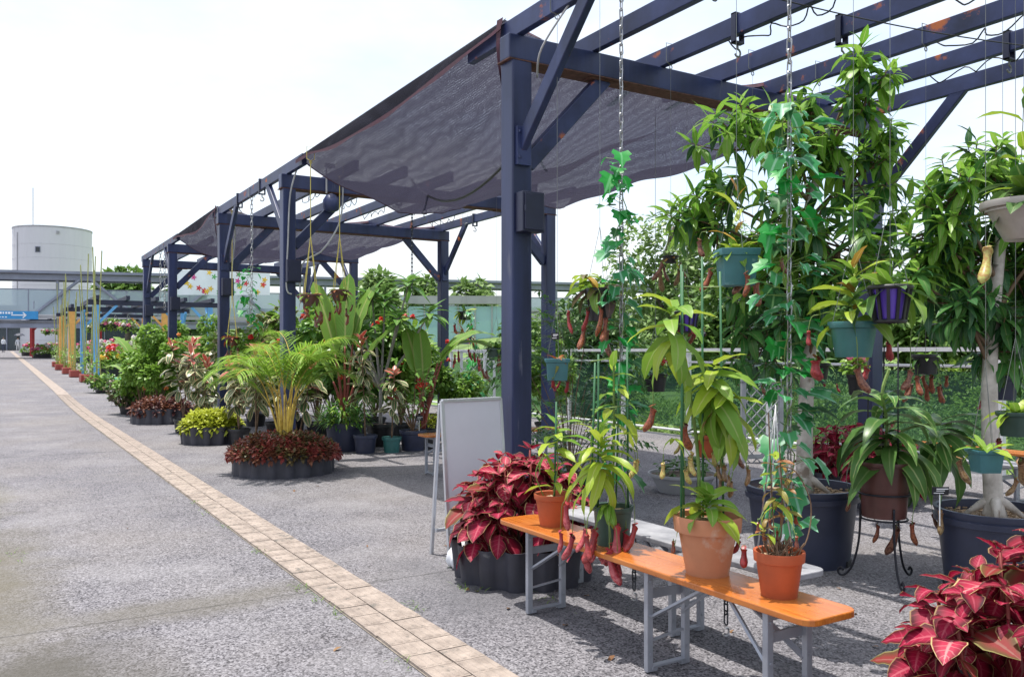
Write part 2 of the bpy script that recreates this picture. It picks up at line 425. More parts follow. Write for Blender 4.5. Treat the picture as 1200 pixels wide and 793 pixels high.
# ---------------------------------------------------------------- PERGOLAS
steel = mat('navy_steel', (.013, .020, .064), .42, var=.28, vs=3.5, bs=.08, bscale=25, col2=(.025, .036, .108), dirt=((.11, .12, .17), 5, .64), streak=True, spec=.5)
rafter_m = mat('navy_rafter', (.014, .021, .066), .45, var=.3, vs=2.5, bs=.08, bscale=25, col2=(.027, .038, .11), dirt=((.42, .12, .04), 2.8, .615), spec=.45)
rust = mat('rust', (.10, .045, .035), .9, var=.5, vs=20, bs=.5, bscale=80)
box_m = mat('box_navy', (.016, .019, .05), .45, var=.2, vs=4)
PL, PR = 3.53, 7.92
BT = 3.98; BH = .20; RH = .15
def junction_box(par, y, z, w=.2, h=.31):
    q = MB(); q.box((PL+.035, y-.09-.055, z), (w, .11, h)); bx = q.build('junction_box', box_m, par, bevel=.006)
    q = MB(); q.box((PL+.035, y-.09-.117, z), (w-.03, .014, h-.03)); q.build('lid', box_m, bx, bevel=.003)
    q = MB(); q.box((PL+.035-w/2+.03, y-.09-.127, z+.02), (.012, .012, .05)); q.build('latch', box_m, bx)
def pergola(y0, y1, label, boxes, ov=.75, near=False):
    p = thing('pergola', label, 'pergola', (PL, y0, 0), 0, None)
    off = Vector((-PL, -y0, 0))
    def bld(q, name, mt, bevel=.008):
        q.v = [tuple(Vector(x)+off) for x in q.v]; return q.build(name, mt, p, bevel=bevel)
    for X in (PL, PR):
        for y in (y0, y1):
            q = MB(); q.box((X, y, (BT-BH)/2), (.18, .18, BT-BH)); po = bld(q, 'post', steel, .012)
            q = MB(); q.box((X-PL, y-y0, .012), (.32, .32, .024)); 
            for ax in (-1, 1):
                for ay in (-1, 1): q.box((X-PL+ax*.125, y-y0+ay*.125, .035), (.03, .03, .03))
            q.build('base_plate', steel, po)
            # knee brace along y, towards the inside of the unit, and along x
            sy = 1 if y == y0 else -1; sx = 1 if X == PL else -1
            q = MB(); q.bar((X-.0, y+sy*.07, 3.10), (X-.0, y+sy*1.02, BT+.055), .06, .12, up=(0, sy, 1)); bld(q, 'knee_brace', rafter_m)
            q = MB(); q.bar((X+sx*.085, y+.0, 2.98), (X+sx*.86, y+.0, BT-BH+.01), .09, .13, up=(-sx, 0, 1)); bld(q, 'knee_brace', rafter_m)
            q = MB(); q.box((X+sx*.86, y, BT-BH-.012), (.36, .13, .02)); bld(q, 'brace_plate', rust, .003)
            q = MB(); q.box((X+.0, y+sy*.105, 3.10), (.13, .03, .30)); bld(q, 'brace_plate', steel, .003)
            for zz in (3.0, 3.2): q = MB(); q.lathe([(0, .0), (.014, .0), (.014, .02), (0, .02)], 6, c=(X-.04, y+sy*.12, zz)); bld(q, 'bolt', steel, 0)
    for y in (y0, y1):
        q = MB(); q.box(((PL+PR)/2, y, BT-BH/2), (PR-PL+.22, .15, BH-.004)); bld(q, 'cross_beam', steel, .01)
        q = MB(); q.box(((PL+PR)/2, y, BT-BH-.006), (PR-PL+.24, .19, .01)); bld(q, 'flange', rust, .002)
    n = 7
    for i in range(n):
        X = PL+(PR-PL)*i/(n-1)
        q = MB(); q.box((X, (y0+y1)/2, BT+RH/2), (.066, y1-y0+2*ov, RH)); bld(q, 'rafter', rafter_m, .005)
        for y in (y0, y1):
            q = MB(); q.box((X+.042, y, BT+.045), (.014, .09, .08)); bld(q, 'cleat', steel, .002)
    for (y, z) in boxes:
        q = None
        bx_par = p
        qq = MB(); qq.box((.035, y-y0-.09-.055, z), (.2, .11, .31)); bo = qq.build('junction_box', box_m, p, bevel=.006)
        qq = MB(); qq.box((.035, y-y0-.09-.117, z), (.17, .014, .28)); qq.build('lid', box_m, bo, bevel=.003)
        qq = MB(); qq.box((-.05, y-y0-.09-.128, z+.02), (.012, .012, .05)); qq.build('latch', box_m, bo)
    return p
Y1, Y2, Y3, Y4, Y5 = 5.74, 11.86, 15.76, 20.87, 24.7
pergola(1.5, Y1, 'navy steel pergola nearest the viewer, open rafters above the hanging pots', [(Y1, 2.58)])
pergola(Y2, Y3, 'middle navy steel pergola between the two black shade nets', [(Y2, 2.62), (Y3, 2.65)])
pergola(Y4, Y5, 'farthest navy steel pergola beyond the second shade net', [(Y4, 2.6), (Y5, 2.6)])
# ---- shade nets
m, t, b, o = nodes('shade_net'); g_ = nd(t, 'ShaderNodeTexCoord').outputs['Object']
wv = nd(t, 'ShaderNodeTexWave', wave_type='BANDS', bands_direction='X', i_Scale=15.0, i_Distortion=2.2, i_Detail=3.0); t.links.new(g_, wv.inputs[0]); wv.inputs['Detail Scale'].default_value = 2.0
mn = nd(t, 'ShaderNodeMapping'); mn.inputs['Scale'].default_value = (90, 260, 90); t.links.new(g_, mn.inputs[0]); nn = noise(t, mn.outputs[0], 1.0, 2, .7); n3 = noise(t, g_, 3, 4)
col = mixc(t, wv.outputs['Fac'], (.012, .013, .024), (.030, .030, .050))
col = mixc(t, n3, col, (.022, .021, .032))
t.links.new(col, b.inputs['Base Color']); b.inputs['Roughness'].default_value = .85; b.inputs['Specular IOR Level'].default_value = .2
tl = nd(t, 'ShaderNodeBsdfTranslucent'); t.links.new(mixc(t, .5, col, (.062, .058, .088)), tl.inputs[0])
m1 = nd(t, 'ShaderNodeMixShader'); m1.inputs[0].default_value = .55; t.links.new(b.outputs[0], m1.inputs[1]); t.links.new(tl.outputs[0], m1.inputs[2])
tp = nd(t, 'ShaderNodeBsdfTransparent'); m2 = nd(t, 'ShaderNodeMixShader')
wv2 = nd(t, 'ShaderNodeTexWave', wave_type='BANDS', bands_direction='X', i_Scale=2.2, i_Distortion=7.0, i_Detail=3.0); t.links.new(g_, wv2.inputs[0]); f = math_(t, 'MULTIPLY', math_(t, 'MULTIPLY_ADD', ramp(t, nn, .50, .68), .50, .012), math_(t, 'MULTIPLY_ADD', math_(t, 'MULTIPLY', wv.outputs['Fac'], wv2.outputs['Fac']), .62, .34)); t.links.new(f, m2.inputs[0]); t.links.new(m1.outputs[0], m2.inputs[1]); t.links.new(tp.outputs[0], m2.inputs[2])
t.links.new(m2.outputs[0], o.inputs[0]); net_m = m
hem_m = mat('maroon_hem', (.055, .014, .028), .8, var=.35, vs=12)
rope_m = mat('grey_rope', (.42, .42, .43), .8, var=.2); black_m = mat('black_cable', (.014, .014, .017), .5, var=.2)
wire_m = mat('thin_wire', (.20, .21, .20), .45, metal=.5, var=.2)
def net(ya, yb, label, seed, sag=1.0):
    r_ = random.Random(seed); p = thing('shade_net', label, 'shade net', (PL, ya, 4.0))
    X0, X1 = PL-.03, PR+.12; tie = .66
    ns_, nt_ = 60, 110
    def z(s, tt):
        a = tt/tie if tt < tie else (tt-tie)/(1-tie); A = .66 if tt < tie else .40
        sg = math.sin(math.pi*a)**.85*A
        e_ = min(1, tt*9); return 4.165-.012-sg*(.30+.70*s**.8)*sag-.13*e_*math.sin(math.pi*s)*(.35+.65*math.sin(math.pi*min(1, tt*1.0)))-.05*s-e_*(.02*math.sin(9*s+4*tt)*math.sin(6*tt+seed)+.018*math.sin(31*tt+5*s)*s+.03*math.sin(11*s+2.5*math.sin(5*tt))*math.sin(math.pi*s)+.016*math.sin(23*s-14*tt+seed)+.03*math.exp(-((tt-.30-.2*s)/.02)**2)*s+.03*math.exp(-((tt-.12-.15*s)/.018)**2)+.025*math.exp(-((tt-.5-.1*math.sin(4*s))/.02)**2))
    q = MB()
    for i in range(ns_+1):
        s_ = i/ns_
        for j in range(nt_+1):
            tt = j/nt_
            yb_ = yb-(.55*math.sin(math.pi*min(1, tt/tie))**1.0 if tt < tie else .5*math.sin(math.pi*(tt-tie)/(1-tie)))*s_*.8
            q.v.append((X0+(X1-X0)*tt-PL, s_*(yb_-ya), z(s_, tt)-4.0))
    for i in range(ns_):
        for j in range(nt_): a = i*(nt_+1)+j; q.f.append((a, a+1, a+nt_+2, a+nt_+1))
    q.build('net_sheet', net_m, p, smooth=True)
    # doubled-over edge hanging inside the taut side, with its maroon hem
    q = MB(); h = MB(); n = 40
    for i in range(n+1):
        s_ = i/n; dr = .07+.17*math.sin(math.pi*min(1, s_*1.12))**.7*(.8+.2*math.sin(7*s_+seed)) if s_ < .893 else .07
        zt = z(s_, 0)-4.0+.016
        x_ = -.055-.02*math.sin(13*s_)
        q.v += [(-.02, s_*(yb-ya), zt), (x_, s_*(yb-ya), zt-.05), (x_-.012, s_*(yb-ya), zt-dr)]
        h.v += [(x_-.014, s_*(yb-ya), zt-dr+.012), (x_-.018, s_*(yb-ya), zt-dr-.028+.012*math.sin(24*s_))]
        if i:
            a = (i-1)*3; q.f += [(a, a+1, a+4, a+3), (a+1, a+2, a+5, a+4)]; a = (i-1)*2; h.f.append((a, a+1, a+3, a+2))
    q.build('folded_edge', net_m, p, smooth=True); h.build('hem', hem_m, p, smooth=True)
    q = MB(); q.tube([(X0+(X1-X0)*j/40-PL, yb-ya-(.55*math.sin(math.pi*min(1, j/40/tie)) if j/40 < tie else .5*math.sin(math.pi*(j/40-tie)/(1-tie)))*.8, z(1, j/40)-4.0) for j in range(41)], .009, 5)
    q.build('edge_cord', hem_m, p, smooth=True)
    q = MB(); pts = [(X0-PL+.02+(X1-X0-.04)*j/40, .01, z(0, j/40)-4.0+.008) for j in range(41)]
    for j, (x, y, zz) in enumerate(pts): q.v += [(x, y, zz), (x, y-.035, zz-.03-.012*math.sin(j*1.3))]
    for j in range(40): a = 2*j; q.f.append((a, a+1, a+3, a+2))
    q.build('hem', hem_m, p)
    q = MB()   # corner flap tied at the near post
    for i in range(7):
        s_ = i/6; q.v += [(-.05-.02*math.sin(5*s_), .0+.01*i, .17-.62*s_), (-.055-.02*math.sin(4*s_), .09-.01*i, .17-.60*s_)]
        if i: a = 2*(i-1); q.f.append((a, a+1, a+3, a+2))
    q.build('corner_strap', hem_m, p, smooth=True)
    return p
net(Y1+.12, Y2-.62, 'large sagging black shade net between the nearest and middle pergola', 3)
net(Y3+.35, Y4-.5, 'sagging black shade net between the middle and farthest pergola', 5, .9)
# ---- cables, ropes and fittings on the frames
def wire(name, label, pts, r, mt, cat='cable', k=5):
    b0 = Vector(pts[0]); q = MB(); q.tube([Vector(p)-b0 for p in pts], r, k); o = q.build(name, mt, None, smooth=True, loc=b0); return tag(o, label, cat)
wire('cable', 'black cable drooping under the shade net beside the near post', cat_pts((PL+.1, Y1+.1, 3.36), (5.4, 8.2, 3.85), .25, 14), .014, black_m)
wire('cable', 'black cable drooping from the far rafter ends behind the near post', cat_pts((PL+.05, Y1+.1, 3.1), (5.2, Y2-.5, 4.0), .35, 14), .014, black_m)
wire('rope', 'pale rope looped from the left rafter to the near post', spline([(PL-.0, 5.0, 4.0), (PL-.05, 5.3, 3.75), (PL+.13, Y1-.1, 3.66)], 6), .008, rope_m, 'rope')
wire('rope', 'pale rope running down the middle pergola post', spline([(PL+.06, Y2-.35, 4.1), (PL+.0, Y2-.13, 3.7), (PL-.03, Y2-.11, 3.0), (PL-.05, Y2-.11, 2.4), (PL+.02, Y2-.12, 2.3)], 6), .012, rope_m, 'rope')
wire('rope', 'pale rope drooping across the brace of the middle pergola', spline([(4.3, Y2-.1, 4.0), (4.26, Y2-.11, 3.4), (4.0, Y2-.12, 2.95), (3.7, Y2-.12, 2.72), (3.67, Y2-.12, 2.2)], 6), .013, rope_m, 'rope')
wire('rope', 'pale rope hanging along the second post of the middle pergola', spline([(PL+.1, Y3-.4, 4.1), (PL+.02, Y3-.7, 3.8), (PL+.15, Y3-.2, 3.5), (PL+.12, Y3-.11, 2.9), (PL+.15, Y3-.1, 2.3)], 6), .012, rope_m, 'rope')
loops = [(4.26, 3.9), (4.99, 4.4), (5.72, 3.0), (6.46, 3.6), (5.0, 2.6), (7.19, 4.1), (4.26, 13.2), (4.99, 13.6), (5.72, 14.2), (6.46, 13.0), (7.19, 14.4)]
def rord(x): return ('first', 'second', 'third', 'fourth', 'fifth', 'sixth', 'seventh')[round((x-PL)/(PR-PL)*6)]
pos_words = ['first', 'second', 'third', 'fourth', 'fifth', 'sixth', 'seventh', 'eighth', 'ninth', 'tenth', 'eleventh']
for i, (x, y) in enumerate(loops):
    pts = [(x+.045, y-.5, 4.08)]
    for k in range(10):
        pts.append((x+.05+.02*math.sin(k*2.1), y-.45+k*.1+.05*math.sin(k*1.7), 4.0-.10*abs(math.sin(k*1.1+i))))
    pts.append((x+.045, y+.6, 4.08))
    wire('cable', 'thin black cable along the %s rafter from the left, %s pergola' % (rord(x)+(' (near end of the)' if False else ''), 'nearest' if y > 2.7 and y < 8 else 'near end of nearest' if y < 8 else 'middle'), spline(pts, 3), .006, black_m)['group'] = 'cables tangled along the rafters of the %s pergola' % ('nearest' if y < 8 else 'middle')
wire('cable', 'long thin cable strung across the nearest pergola from left to right', cat_pts((PL+.04, 4.4, 4.1), (PR, 3.4, 3.95), .12, 16), .005, black_m)
# hooks clamped on rafters
def hook(x, y, label, grp):
    p = thing('rafter_hook', label, 'hook', (x, y, BT+RH), 0, grp)
    q = MB(); q.box((-.043, 0, -.10), (.014, .05, .24)); q.box((.043, 0, -.10), (.014, .05, .24)); q.box((0, 0, .012), (.10, .05, .016)); q.box((0, 0, -.212), (.1, .05, .016)); q.build('clamp', box_m, p, bevel=.003)
    q = MB(); q.tube([(0, 0, -.21), (0, 0, -.26)]+[(.03*math.sin(a), 0, -.29+.03*math.cos(a)) for a in [i*.55 for i in range(9)]], .008, 6); q.build('hook', wire_m, p, smooth=True)
hk = [(PL, 13.2), (PL, 14.6), (PL, 4.35), (4.26, 3.5), (4.99, 4.8), (5.72, 4.4), (6.46, 3.2), (7.19, 3.9), (4.99, 2.9), (5.72, 13.0), (6.46, 13.6), (7.92, 14.4)]
for x, y in hk: hook(x, y, 'steel clamp hook on the %s rafter from the left, %s pergola' % (rord(x), {2.9: 'near end of nearest', 14.6: 'far end of middle'}.get(y, 'nearest' if y < 8 else 'middle')), 'rafter clamp hooks on the %s pergola' % ('nearest' if y < 8 else 'middle'))
# loudspeaker hung under the middle pergola's front beam
pp = W(375, 232, 12.2); sp_t = thing('loudspeaker', 'round navy loudspeaker hung under the front beam of the middle pergola', 'loudspeaker', (4.12, Y2-.12, 3.75))
q = MB(); q.lathe([(.02, .0), (.07, -.02), (.115, -.09), (.125, -.16), (.105, -.23), (.045, -.26), (.002, -.265)], 20); q.build('housing', steel, sp_t, smooth=True)
q = MB(); q.tube([(0, 0, .36), (-.07, 0, .36), (-.07, 0, .0)], .012, 6); q.box((-.02, 0, .40), (.14, .05, .05)); q.build('bracket', rope_m, sp_t)
# ---- chains
lk = MB()
for i in range(10):
    a = 2*math.pi*i/10; cx = .011*math.cos(a); cz = (.019 if math.sin(a) > 0 else -.019)+.011*math.sin(a)
    for j in range(3):
        t_ = 2*math.pi*j/3; rr = .0042; lk.v.append((cx+rr*math.cos(t_)*math.cos(a), rr*math.sin(t_), cz+rr*math.cos(t_)*math.sin(a)))
for i in range(10):
    for j in range(3): lk.f.append((i*3+j, ((i+1) % 10)*3+j, ((i+1) % 10)*3+(j+1) % 3, i*3+(j+1) % 3))
chain_m = mat('galvanised', (.42, .42, .43), .38, metal=.85, var=.25, vs=40); dchain_m = mat('dark_chain', (.06, .065, .075), .4, metal=.7, var=.3)
linkmesh = {chain_m.name: lk.mesh('chain_link', chain_m, True), dchain_m.name: lk.mesh('chain_link', dchain_m, True)}
def chain(x, y, z0, z1, label, mt=chain_m, sc=1.0, sway=.0):
    p = thing('hanging_chain', label, 'chain', (x, y, z1))
    pitch = .046*sc; n = int((z1-z0)/pitch)
    for i in range(n):
        inst('chain_link', linkmesh[mt.name], p, Matrix.Translation((sway*i/n, sway*.5*math.sin(i*.07), -.02-i*pitch)) @ Matrix.Rotation((i % 2)*1.57+U(-.2, .2), 4, 'Z') @ Matrix.Scale(sc, 4))
    q = MB(); q.tube([(-.05, 0, .0), (-.05, 0, RH-.02+.01), (.05, 0, RH-.02+.01), (.05, 0, 0), (0, 0, -.005), (-.05, 0, 0)], .007, 5); q.build('beam_loop', mt, p)
    q = MB(); e = (sway, 0, -.02-n*pitch)
    q.tube([Vector(e)+Vector((.018*math.sin(a), 0, -.0-.02+.018*math.cos(a))) for a in [i*.5 for i in range(11)]], .005, 5); q.build('end_hook', mt, p)
    return p
for (u, v1_, lab, sc) in ((728, 470, 'long galvanised chain hanging left, twined with an ivy garland', 1.25), (925, 600, 'long galvanised chain hanging in front of the tree, twined with an ivy garland', 1.25)):
    d = PL*1000/(CT*(u+8)); pt = W(u, v1_, d); chain(PL, pt.y, pt.z, BT-.01, lab, chain_m, sc)
for (u, v1_, lab) in ((258, 395, 'galvanised chain hanging at the far left end of the middle pergola'), (295, 372, 'galvanised chain hanging beside the front post of the middle pergola')):
    d = PL*1000/(CT*(u+8)); pt = W(u, v1_, d); chain(PL, pt.y, pt.z, BT-.01, lab, chain_m, 1.5)
for (u, v1_, lab) in ((188, 350, 'galvanised chain hanging from the farthest pergola by its last post'), (193, 362, 'galvanised chain hanging from the farthest pergola nearer the front')):
    d = PL*1000/(CT*(u+8)); pt = W(u, v1_, d); chain(PL, pt.y, pt.z, BT-.01, lab, chain_m, 1.8)
chain(6.46, 14.1, 2.5, BT-.01, 'blue grey chain hanging at the back of the middle pergola', dchain_m, 1.6)
chain(7.19, 3.72, 2.7, BT-.01, 'dark chain hanging from the right side of the nearest pergola', dchain_m, 1.2)
# ---------------------------------------------------------------- DISTANT BUILDINGS
steel_far = mat('walkway_steel', (.22, .24, .31), .55, var=.2, vs=.6)
white_wall = mat('tank_white', (.60, .60, .63), .75, var=.07, vs=.35, bs=.1, bscale=4, dirt=((.45, .45, .48), .5, .6), streak=True)
conc = mat('concrete_grey', (.36, .36, .38), .8, var=.15, vs=.8)
dark = mat('dark_glazing', (.03, .035, .045), .25, var=.3, vs=.8)
def glass(name, col, a, rough=.08):
    if name in MATS: return MATS[name]
    m, t, b, o = nodes(name); b.inputs['Base Color'].default_value = c4(col); b.inputs['Roughness'].default_value = rough
    tp = nd(t, 'ShaderNodeBsdfTransparent'); tp.inputs[0].default_value = c4(tuple(min(1, x*.5+.5) for x in col))
    ms = nd(t, 'ShaderNodeMixShader'); ms.inputs[0].default_value = a
    t.links.new(b.outputs[0], ms.inputs[1]); t.links.new(tp.outputs[0], ms.inputs[2]); t.links.new(ms.outputs[0], o.inputs[0]); return m
glass_far = glass('pale_glass', (.48, .58, .64), .5); glass_green = glass('green_glass', (.16, .34, .26), .88); glass_cyan = glass('cyan_glass', (.40, .62, .66), .35)
# white cylindrical tower
c = W(62, 412, 115); r_ = 4.75; zt = EYE+115*.142
tk = thing('water_tower', 'tall white cylindrical tower behind the elevated walkway', 'tower', (c.x, c.y, gz(c.y)-.5))
H = zt-tk.location.z
q = MB(); q.lathe([(r_, 0), (r_, H), (r_-.22, H), (r_-.22, H-.5), (.01, H-.45)], 48); q.build('wall', white_wall, tk, smooth=False)
q = MB(); q.lathe([(r_+.03, H-.12), (r_+.06, H-.12), (r_+.06, H+.04), (r_-.2, H+.04)], 48); q.build('coping', conc, tk)
cam2 = Vector((0, 0, 0))-c; cam2.z = 0; az = math.atan2(cam2.y, cam2.x)
def onwall(a, z): return Vector((math.cos(az+a)*(r_+.02), math.sin(az+a)*(r_+.02), z))
for k in range(1, 9):
    q = MB(); zz = H*k/9.3; q.lathe([(r_+.001, zz-.03), (r_+.018, zz-.02), (r_+.018, zz+.02), (r_+.001, zz+.03)], 48); q.build('seam', mat('tank_seam', (.52, .52, .55), .8, var=.1), tk)
pw = onwall(-.37, EYE+115*.115-tk.location.z)
q = MB(); q.box(pw, (.12, .62, .75), az-.37); wn = q.build('window', steel_far, tk)
q = MB(); q.box(pw+Vector((math.cos(az), math.sin(az), 0))*.06, (.06, .48, .60), az-.37); q.build('pane', dark, wn)
pw = onwall(.12, H-.8); q = MB(); q.box(pw, (.25, .35, .35), az+.12); q.build('vent', conc, tk)
pts = [onwall(-1.02, 2), onwall(-1.02, H-.8)]; q = MB(); q.tube(pts, .09, 6); q.build('downpipe', conc, tk)
q = MB(); a0 = onwall(-.5, H); q.tube([a0*0.99, a0*.99+Vector((0, 0, 5))], .05, 5); q.build('mast', conc, tk)
# elevated walkway
A = W(-260, 412, 65.4); B = W(860, 412, 86.5); A.z = 0; B.z = 0
dirv = (B-A).normalized(); ln = (B-A).length; ang = math.atan2(dirv.y, dirv.x); nrm = Vector((dirv.y, -dirv.x, 0))
wk = thing('elevated_walkway', 'long grey steel walkway with glass balustrade bridging the far end', 'walkway', (A.x, A.y, 0), ang)
q = MB(); q.box((ln/2, 0, 7.6), (ln, .5, .42)); q.build('top_beam', steel_far, wk); q = MB(); q.box((ln/2, 3.2, 7.7), (ln, .5, .42)); q.build('top_beam', steel_far, wk)
q = MB(); q.box((ln/2, 1.6, 8.0), (ln, 4.4, .22)); q.build('roof', steel_far, wk)
q = MB(); q.box((ln/2, 0, 3.75), (ln, .4, .62)); q.build('bottom_beam', steel_far, wk)
q = MB(); q.box((ln/2, 1.6, 3.9), (ln, 3.6, .25)); q.build('deck', conc, wk)
q = MB(); q.box((ln/2, -.22, 4.35), (ln, .2, .28)); q.build('kerb_beam', conc, wk)
npn = int(ln/2.4)
for i in range(npn):
    q = MB(); q.box(((i+.5)*ln/npn, -.2, 5.55), (ln/npn-.08, .03, 2.0)); q.build('glass_panel', glass_far, wk)
    q = MB(); q.box((i*ln/npn, -.2, 5.5), (.07, .07, 2.2)); q.build('rail_post', steel_far, wk)
q = MB(); q.tube([(0, -.2, 6.6), (ln, -.2, 6.6)], .05, 6); q.build('handrail', steel_far, wk)
k = 0; x = 0
while x < ln-11:
    q = MB(); q.tube([(x+.4, -.42, 7.45), (x+4.4, -.42, 4.05)], .13, 7); q.build('diagonal_brace', steel_far, wk)
    q = MB(); q.tube([(x+10.4, -.42, 7.45), (x+6.4, -.42, 4.05)], .13, 7); q.build('diagonal_brace', steel_far, wk)
    q = MB(); q.box((x+8.6, 0, 5.6), (.2, .2, 3.5)); q.build('post', steel_far, wk); x += 10.8
for x in (ln*.02, ln*.42, ln*.6, ln*.8, ln*.97):
    q = MB(); q.box((x, 1.2, 1.8), (.6, .6, 3.6)); q.build('column', conc, wk)
# glass spire edge at far left
# entrance building beneath/behind the walkway
c = W(-60, 412, 108); eb = thing('entrance_building', 'dark glazed entrance hall beneath the walkway at the far left', 'building', (c.x, c.y, gz(c.y)), ang)
q = MB(); q.box((14, 3, 4.6), (52, 5, 2.4)); q.build('upper_wall', conc, eb)
q = MB(); q.box((14, 4.2, 1.7), (52, 2, 3.4)); q.build('back_wall', dark, eb)
for i in range(18):
    q = MB(); q.box((-11+i*2.9, .6, 1.7), (.14, .14, 3.4)); q.build('mullion', steel_far, eb)
    q = MB(); q.box((-11+i*2.9+1.45, .65, 1.7), (2.7, .04, 3.3)); q.build('pane', glass('dim_glass', (.10, .13, .15), .45), eb)
q = MB(); q.box((14, .4, 3.6), (52, .8, .5)); q.build('canopy', steel_far, eb)
# blue hanging direction sign with a white arrow
blue = mat('sign_blue', (.03, .25, .55), .5, var=.12); white_m = mat('white_print', (.85, .86, .88), .5, var=.03)
c = W(6, 369, 66); sg = thing('direction_sign', 'blue hanging direction sign with a white arrow at far left', 'sign', (c.x, c.y, c.z), ang)
q = MB(); q.box((0, 0, 0), (4.6, .12, .62)); q.build('panel', blue, sg)
q = MB(); q.box((.95, -.075, 0), (1.0, .02, .07)); q.bar((1.25, -.075, .2), (1.5, -.075, -.02), .02, .07, up=(0, 0, 1)); q.bar((1.25, -.075, -.2), (1.5, -.075, .02), .02, .07); q.build('arrow', white_m, sg)
q = MB()
for i in range(13): q.box((-1.9+i*.2, -.072, .16), (.10+.03*(i % 3), .018, .14)); 
for i in range(10): q.box((-1.9+i*.22, -.072, -.16), (.13, .018, .07))
q.build('lettering', white_m, sg)
for x in (-2.0, 2.0):
    q = MB(); q.tube([(x, 0, .5), (x, 0, 1.1)], .04, 6); q.build('hanger', steel_far, sg)
# low pavilion behind the right side
c = W(700, 412, 58); pv = thing('pavilion', 'low pale building with a grey roof edge behind the black hanging pot', 'building', (c.x, c.y, 0), -TH)
q = MB(); q.box((0, 3, 3.1), (11, 6, .2)); q.box((0, -.2, 3.75), (11.6, .5, 1.1)); q.box((0, 3, 4.25), (11.6, 7, .12)); q.build('roof', conc, pv)
q = MB(); q.box((0, 5, 1.5), (11, .3, 3.0)); q.build('wall', dark, pv)
for i in range(8):
    q = MB(); q.box((-5.2+i*1.3, .2, 1.55), (1.22, .06, 2.9)); q.build('window', dark, pv)
    q = MB(); q.box((-5.85+i*1.3, .1, 1.55), (.1, .2, 3.0)); q.build('column', conc, pv)
# pale glazed screen behind the middle
c = W(547, 412, 48); gs = thing('glazed_screen', 'pale turquoise glazed building front behind the banana plants', 'building', (c.x, c.y, 0), -TH)
for i in range(7):
    q = MB(); q.box((-2.85+i*.95, 0, 2.9), (.9, .05, 2.3)); q.build('pane', glass_cyan, gs)
    q = MB(); q.box((-3.33+i*.95, -.02, 2.4), (.06, .12, 4.4)); q.build('mullion', conc, gs)
q = MB(); q.box((0, 0, 4.4), (6.9, .5, .45)); q.box((0, 0, 1.45), (6.9, .3, .5)); q.build('beam', conc, gs)
q = MB(); q.box((0, .5, .6), (6.8, .3, 1.2)); q.build('wall', conc, gs)
# banner with flowers behind the far pergola
ban = mat('banner_white', (.75, .80, .82), .7, var=.12, vs=.8)
c = W(262, 331, 36); bn = thing('banner', 'pale banner printed with bright flowers behind the far pergola', 'banner', c, -TH)
q = MB(); q.box((0, 0, 0), (3.9, .03, 1.05)); q.build('cloth', ban, bn)
pc = [mat('ink_red', (.6, .03, .04), .6), mat('ink_yellow', (.75, .5, .03), .6), mat('ink_green', (.10, .38, .10), .6), mat('ink_magenta', (.6, .05, .25), .6)]
for i in range(26):
    x = U(-1.8, 1.8); z_ = U(-.42, .42); mm = pc[rng.randrange(4)]; q = MB(); n = 5
    for k in range(n): a = 6.283*k/n+U(0, 1); q.lathe([(.0, 0), (U(.05, .08), 0)], 7, c=(0, 0, 0)); 
    vs = []
    q = MB(); q.v = [(0, 0, 0)]+[(math.cos(6.283*k/20)*(.09+.045*math.cos(5*6.283*k/20)), 0, math.sin(6.283*k/20)*(.09+.045*math.cos(5*6.283*k/20))) for k in range(20)]
    q.f = [(0, 1+k, 1+(k+1) % 20) for k in range(20)]
    q.build('printed_flower', mm, bn, loc=(x, -.019-i*.0006, z_))
# ---------------------------------------------------------------- balustrade at the deck edge
RX = 10.35; rail_w = mat('rail_white', (.66, .67, .70), .45, var=.08); RZ = 1.53
bl = thing('balustrade', 'white railed balustrade with green tinted glass along the deck edge', 'balustrade', (RX, 0, 0))
y = -1.5; k = 0
while y < 44:
    z0 = gz(y)
    q = MB(); q.box((0, y, z0+.76), (.07, .07, 1.52)); q.build('rail_post', rail_w, bl, bevel=.006)
    q = MB(); q.box((0, y+.9, z0+.72), (.016, 1.66, 1.06)); q.build('glass_panel', glass_green, bl)
    y += 1.8
q = MB(); pts = [(0, -2.4, RZ)]+[(0, y_, RZ+gz(y_)) for y_ in (20, 24, 28, 32, 36, 40, 44)]
for i in range(len(pts)-1): q.bar(pts[i], pts[i+1], .09, .055)
q.build('top_rail', rail_w, bl)
for zz in (.12, 1.32):
    q = MB()
    for i in range(len(pts)-1): q.tube([Vector(pts[i])-Vector((0, 0, RZ-zz)), Vector(pts[i+1])-Vector((0, 0, RZ-zz))], .022, 6)
    q.build('lower_rail', rail_w, bl)
def trellis(c, w_, h_, rz, label, rail_w=None):
    rail_w = rail_w or MATS['rail_white']
    p = thing('trellis', label, 'trellis', c, rz)
    q = MB()
    for s_ in (-1, 1): q.box((s_*w_/2, 0, h_/2), (.06, .05, h_))
    q.box((0, 0, h_), (w_+.06, .05, .06)); q.box((0, 0, .08), (w_, .05, .06)); q.build('frame', rail_w, p)
    n = 6
    for sg_ in (-1, 1):
        for i in range(-n, n*2):
            x0 = -w_/2; z0 = i*h_/n/1.2; x1 = w_/2; z1 = z0+w_
            # clip to the frame
            t0 = max(0, (0-z0)/w_); t1 = min(1, (h_-z0)/w_)
            if t1 <= t0+.02: continue
            a = (sg_*(x0+(x1-x0)*t0), sg_*.012, z0+w_*t0); b_ = (sg_*(x0+(x1-x0)*t1), sg_*.012, z0+w_*t1)
            q = MB(); q.bar(a, b_, .012, .016, up=(0, 1, 0)); q.build('slat', rail_w, p)
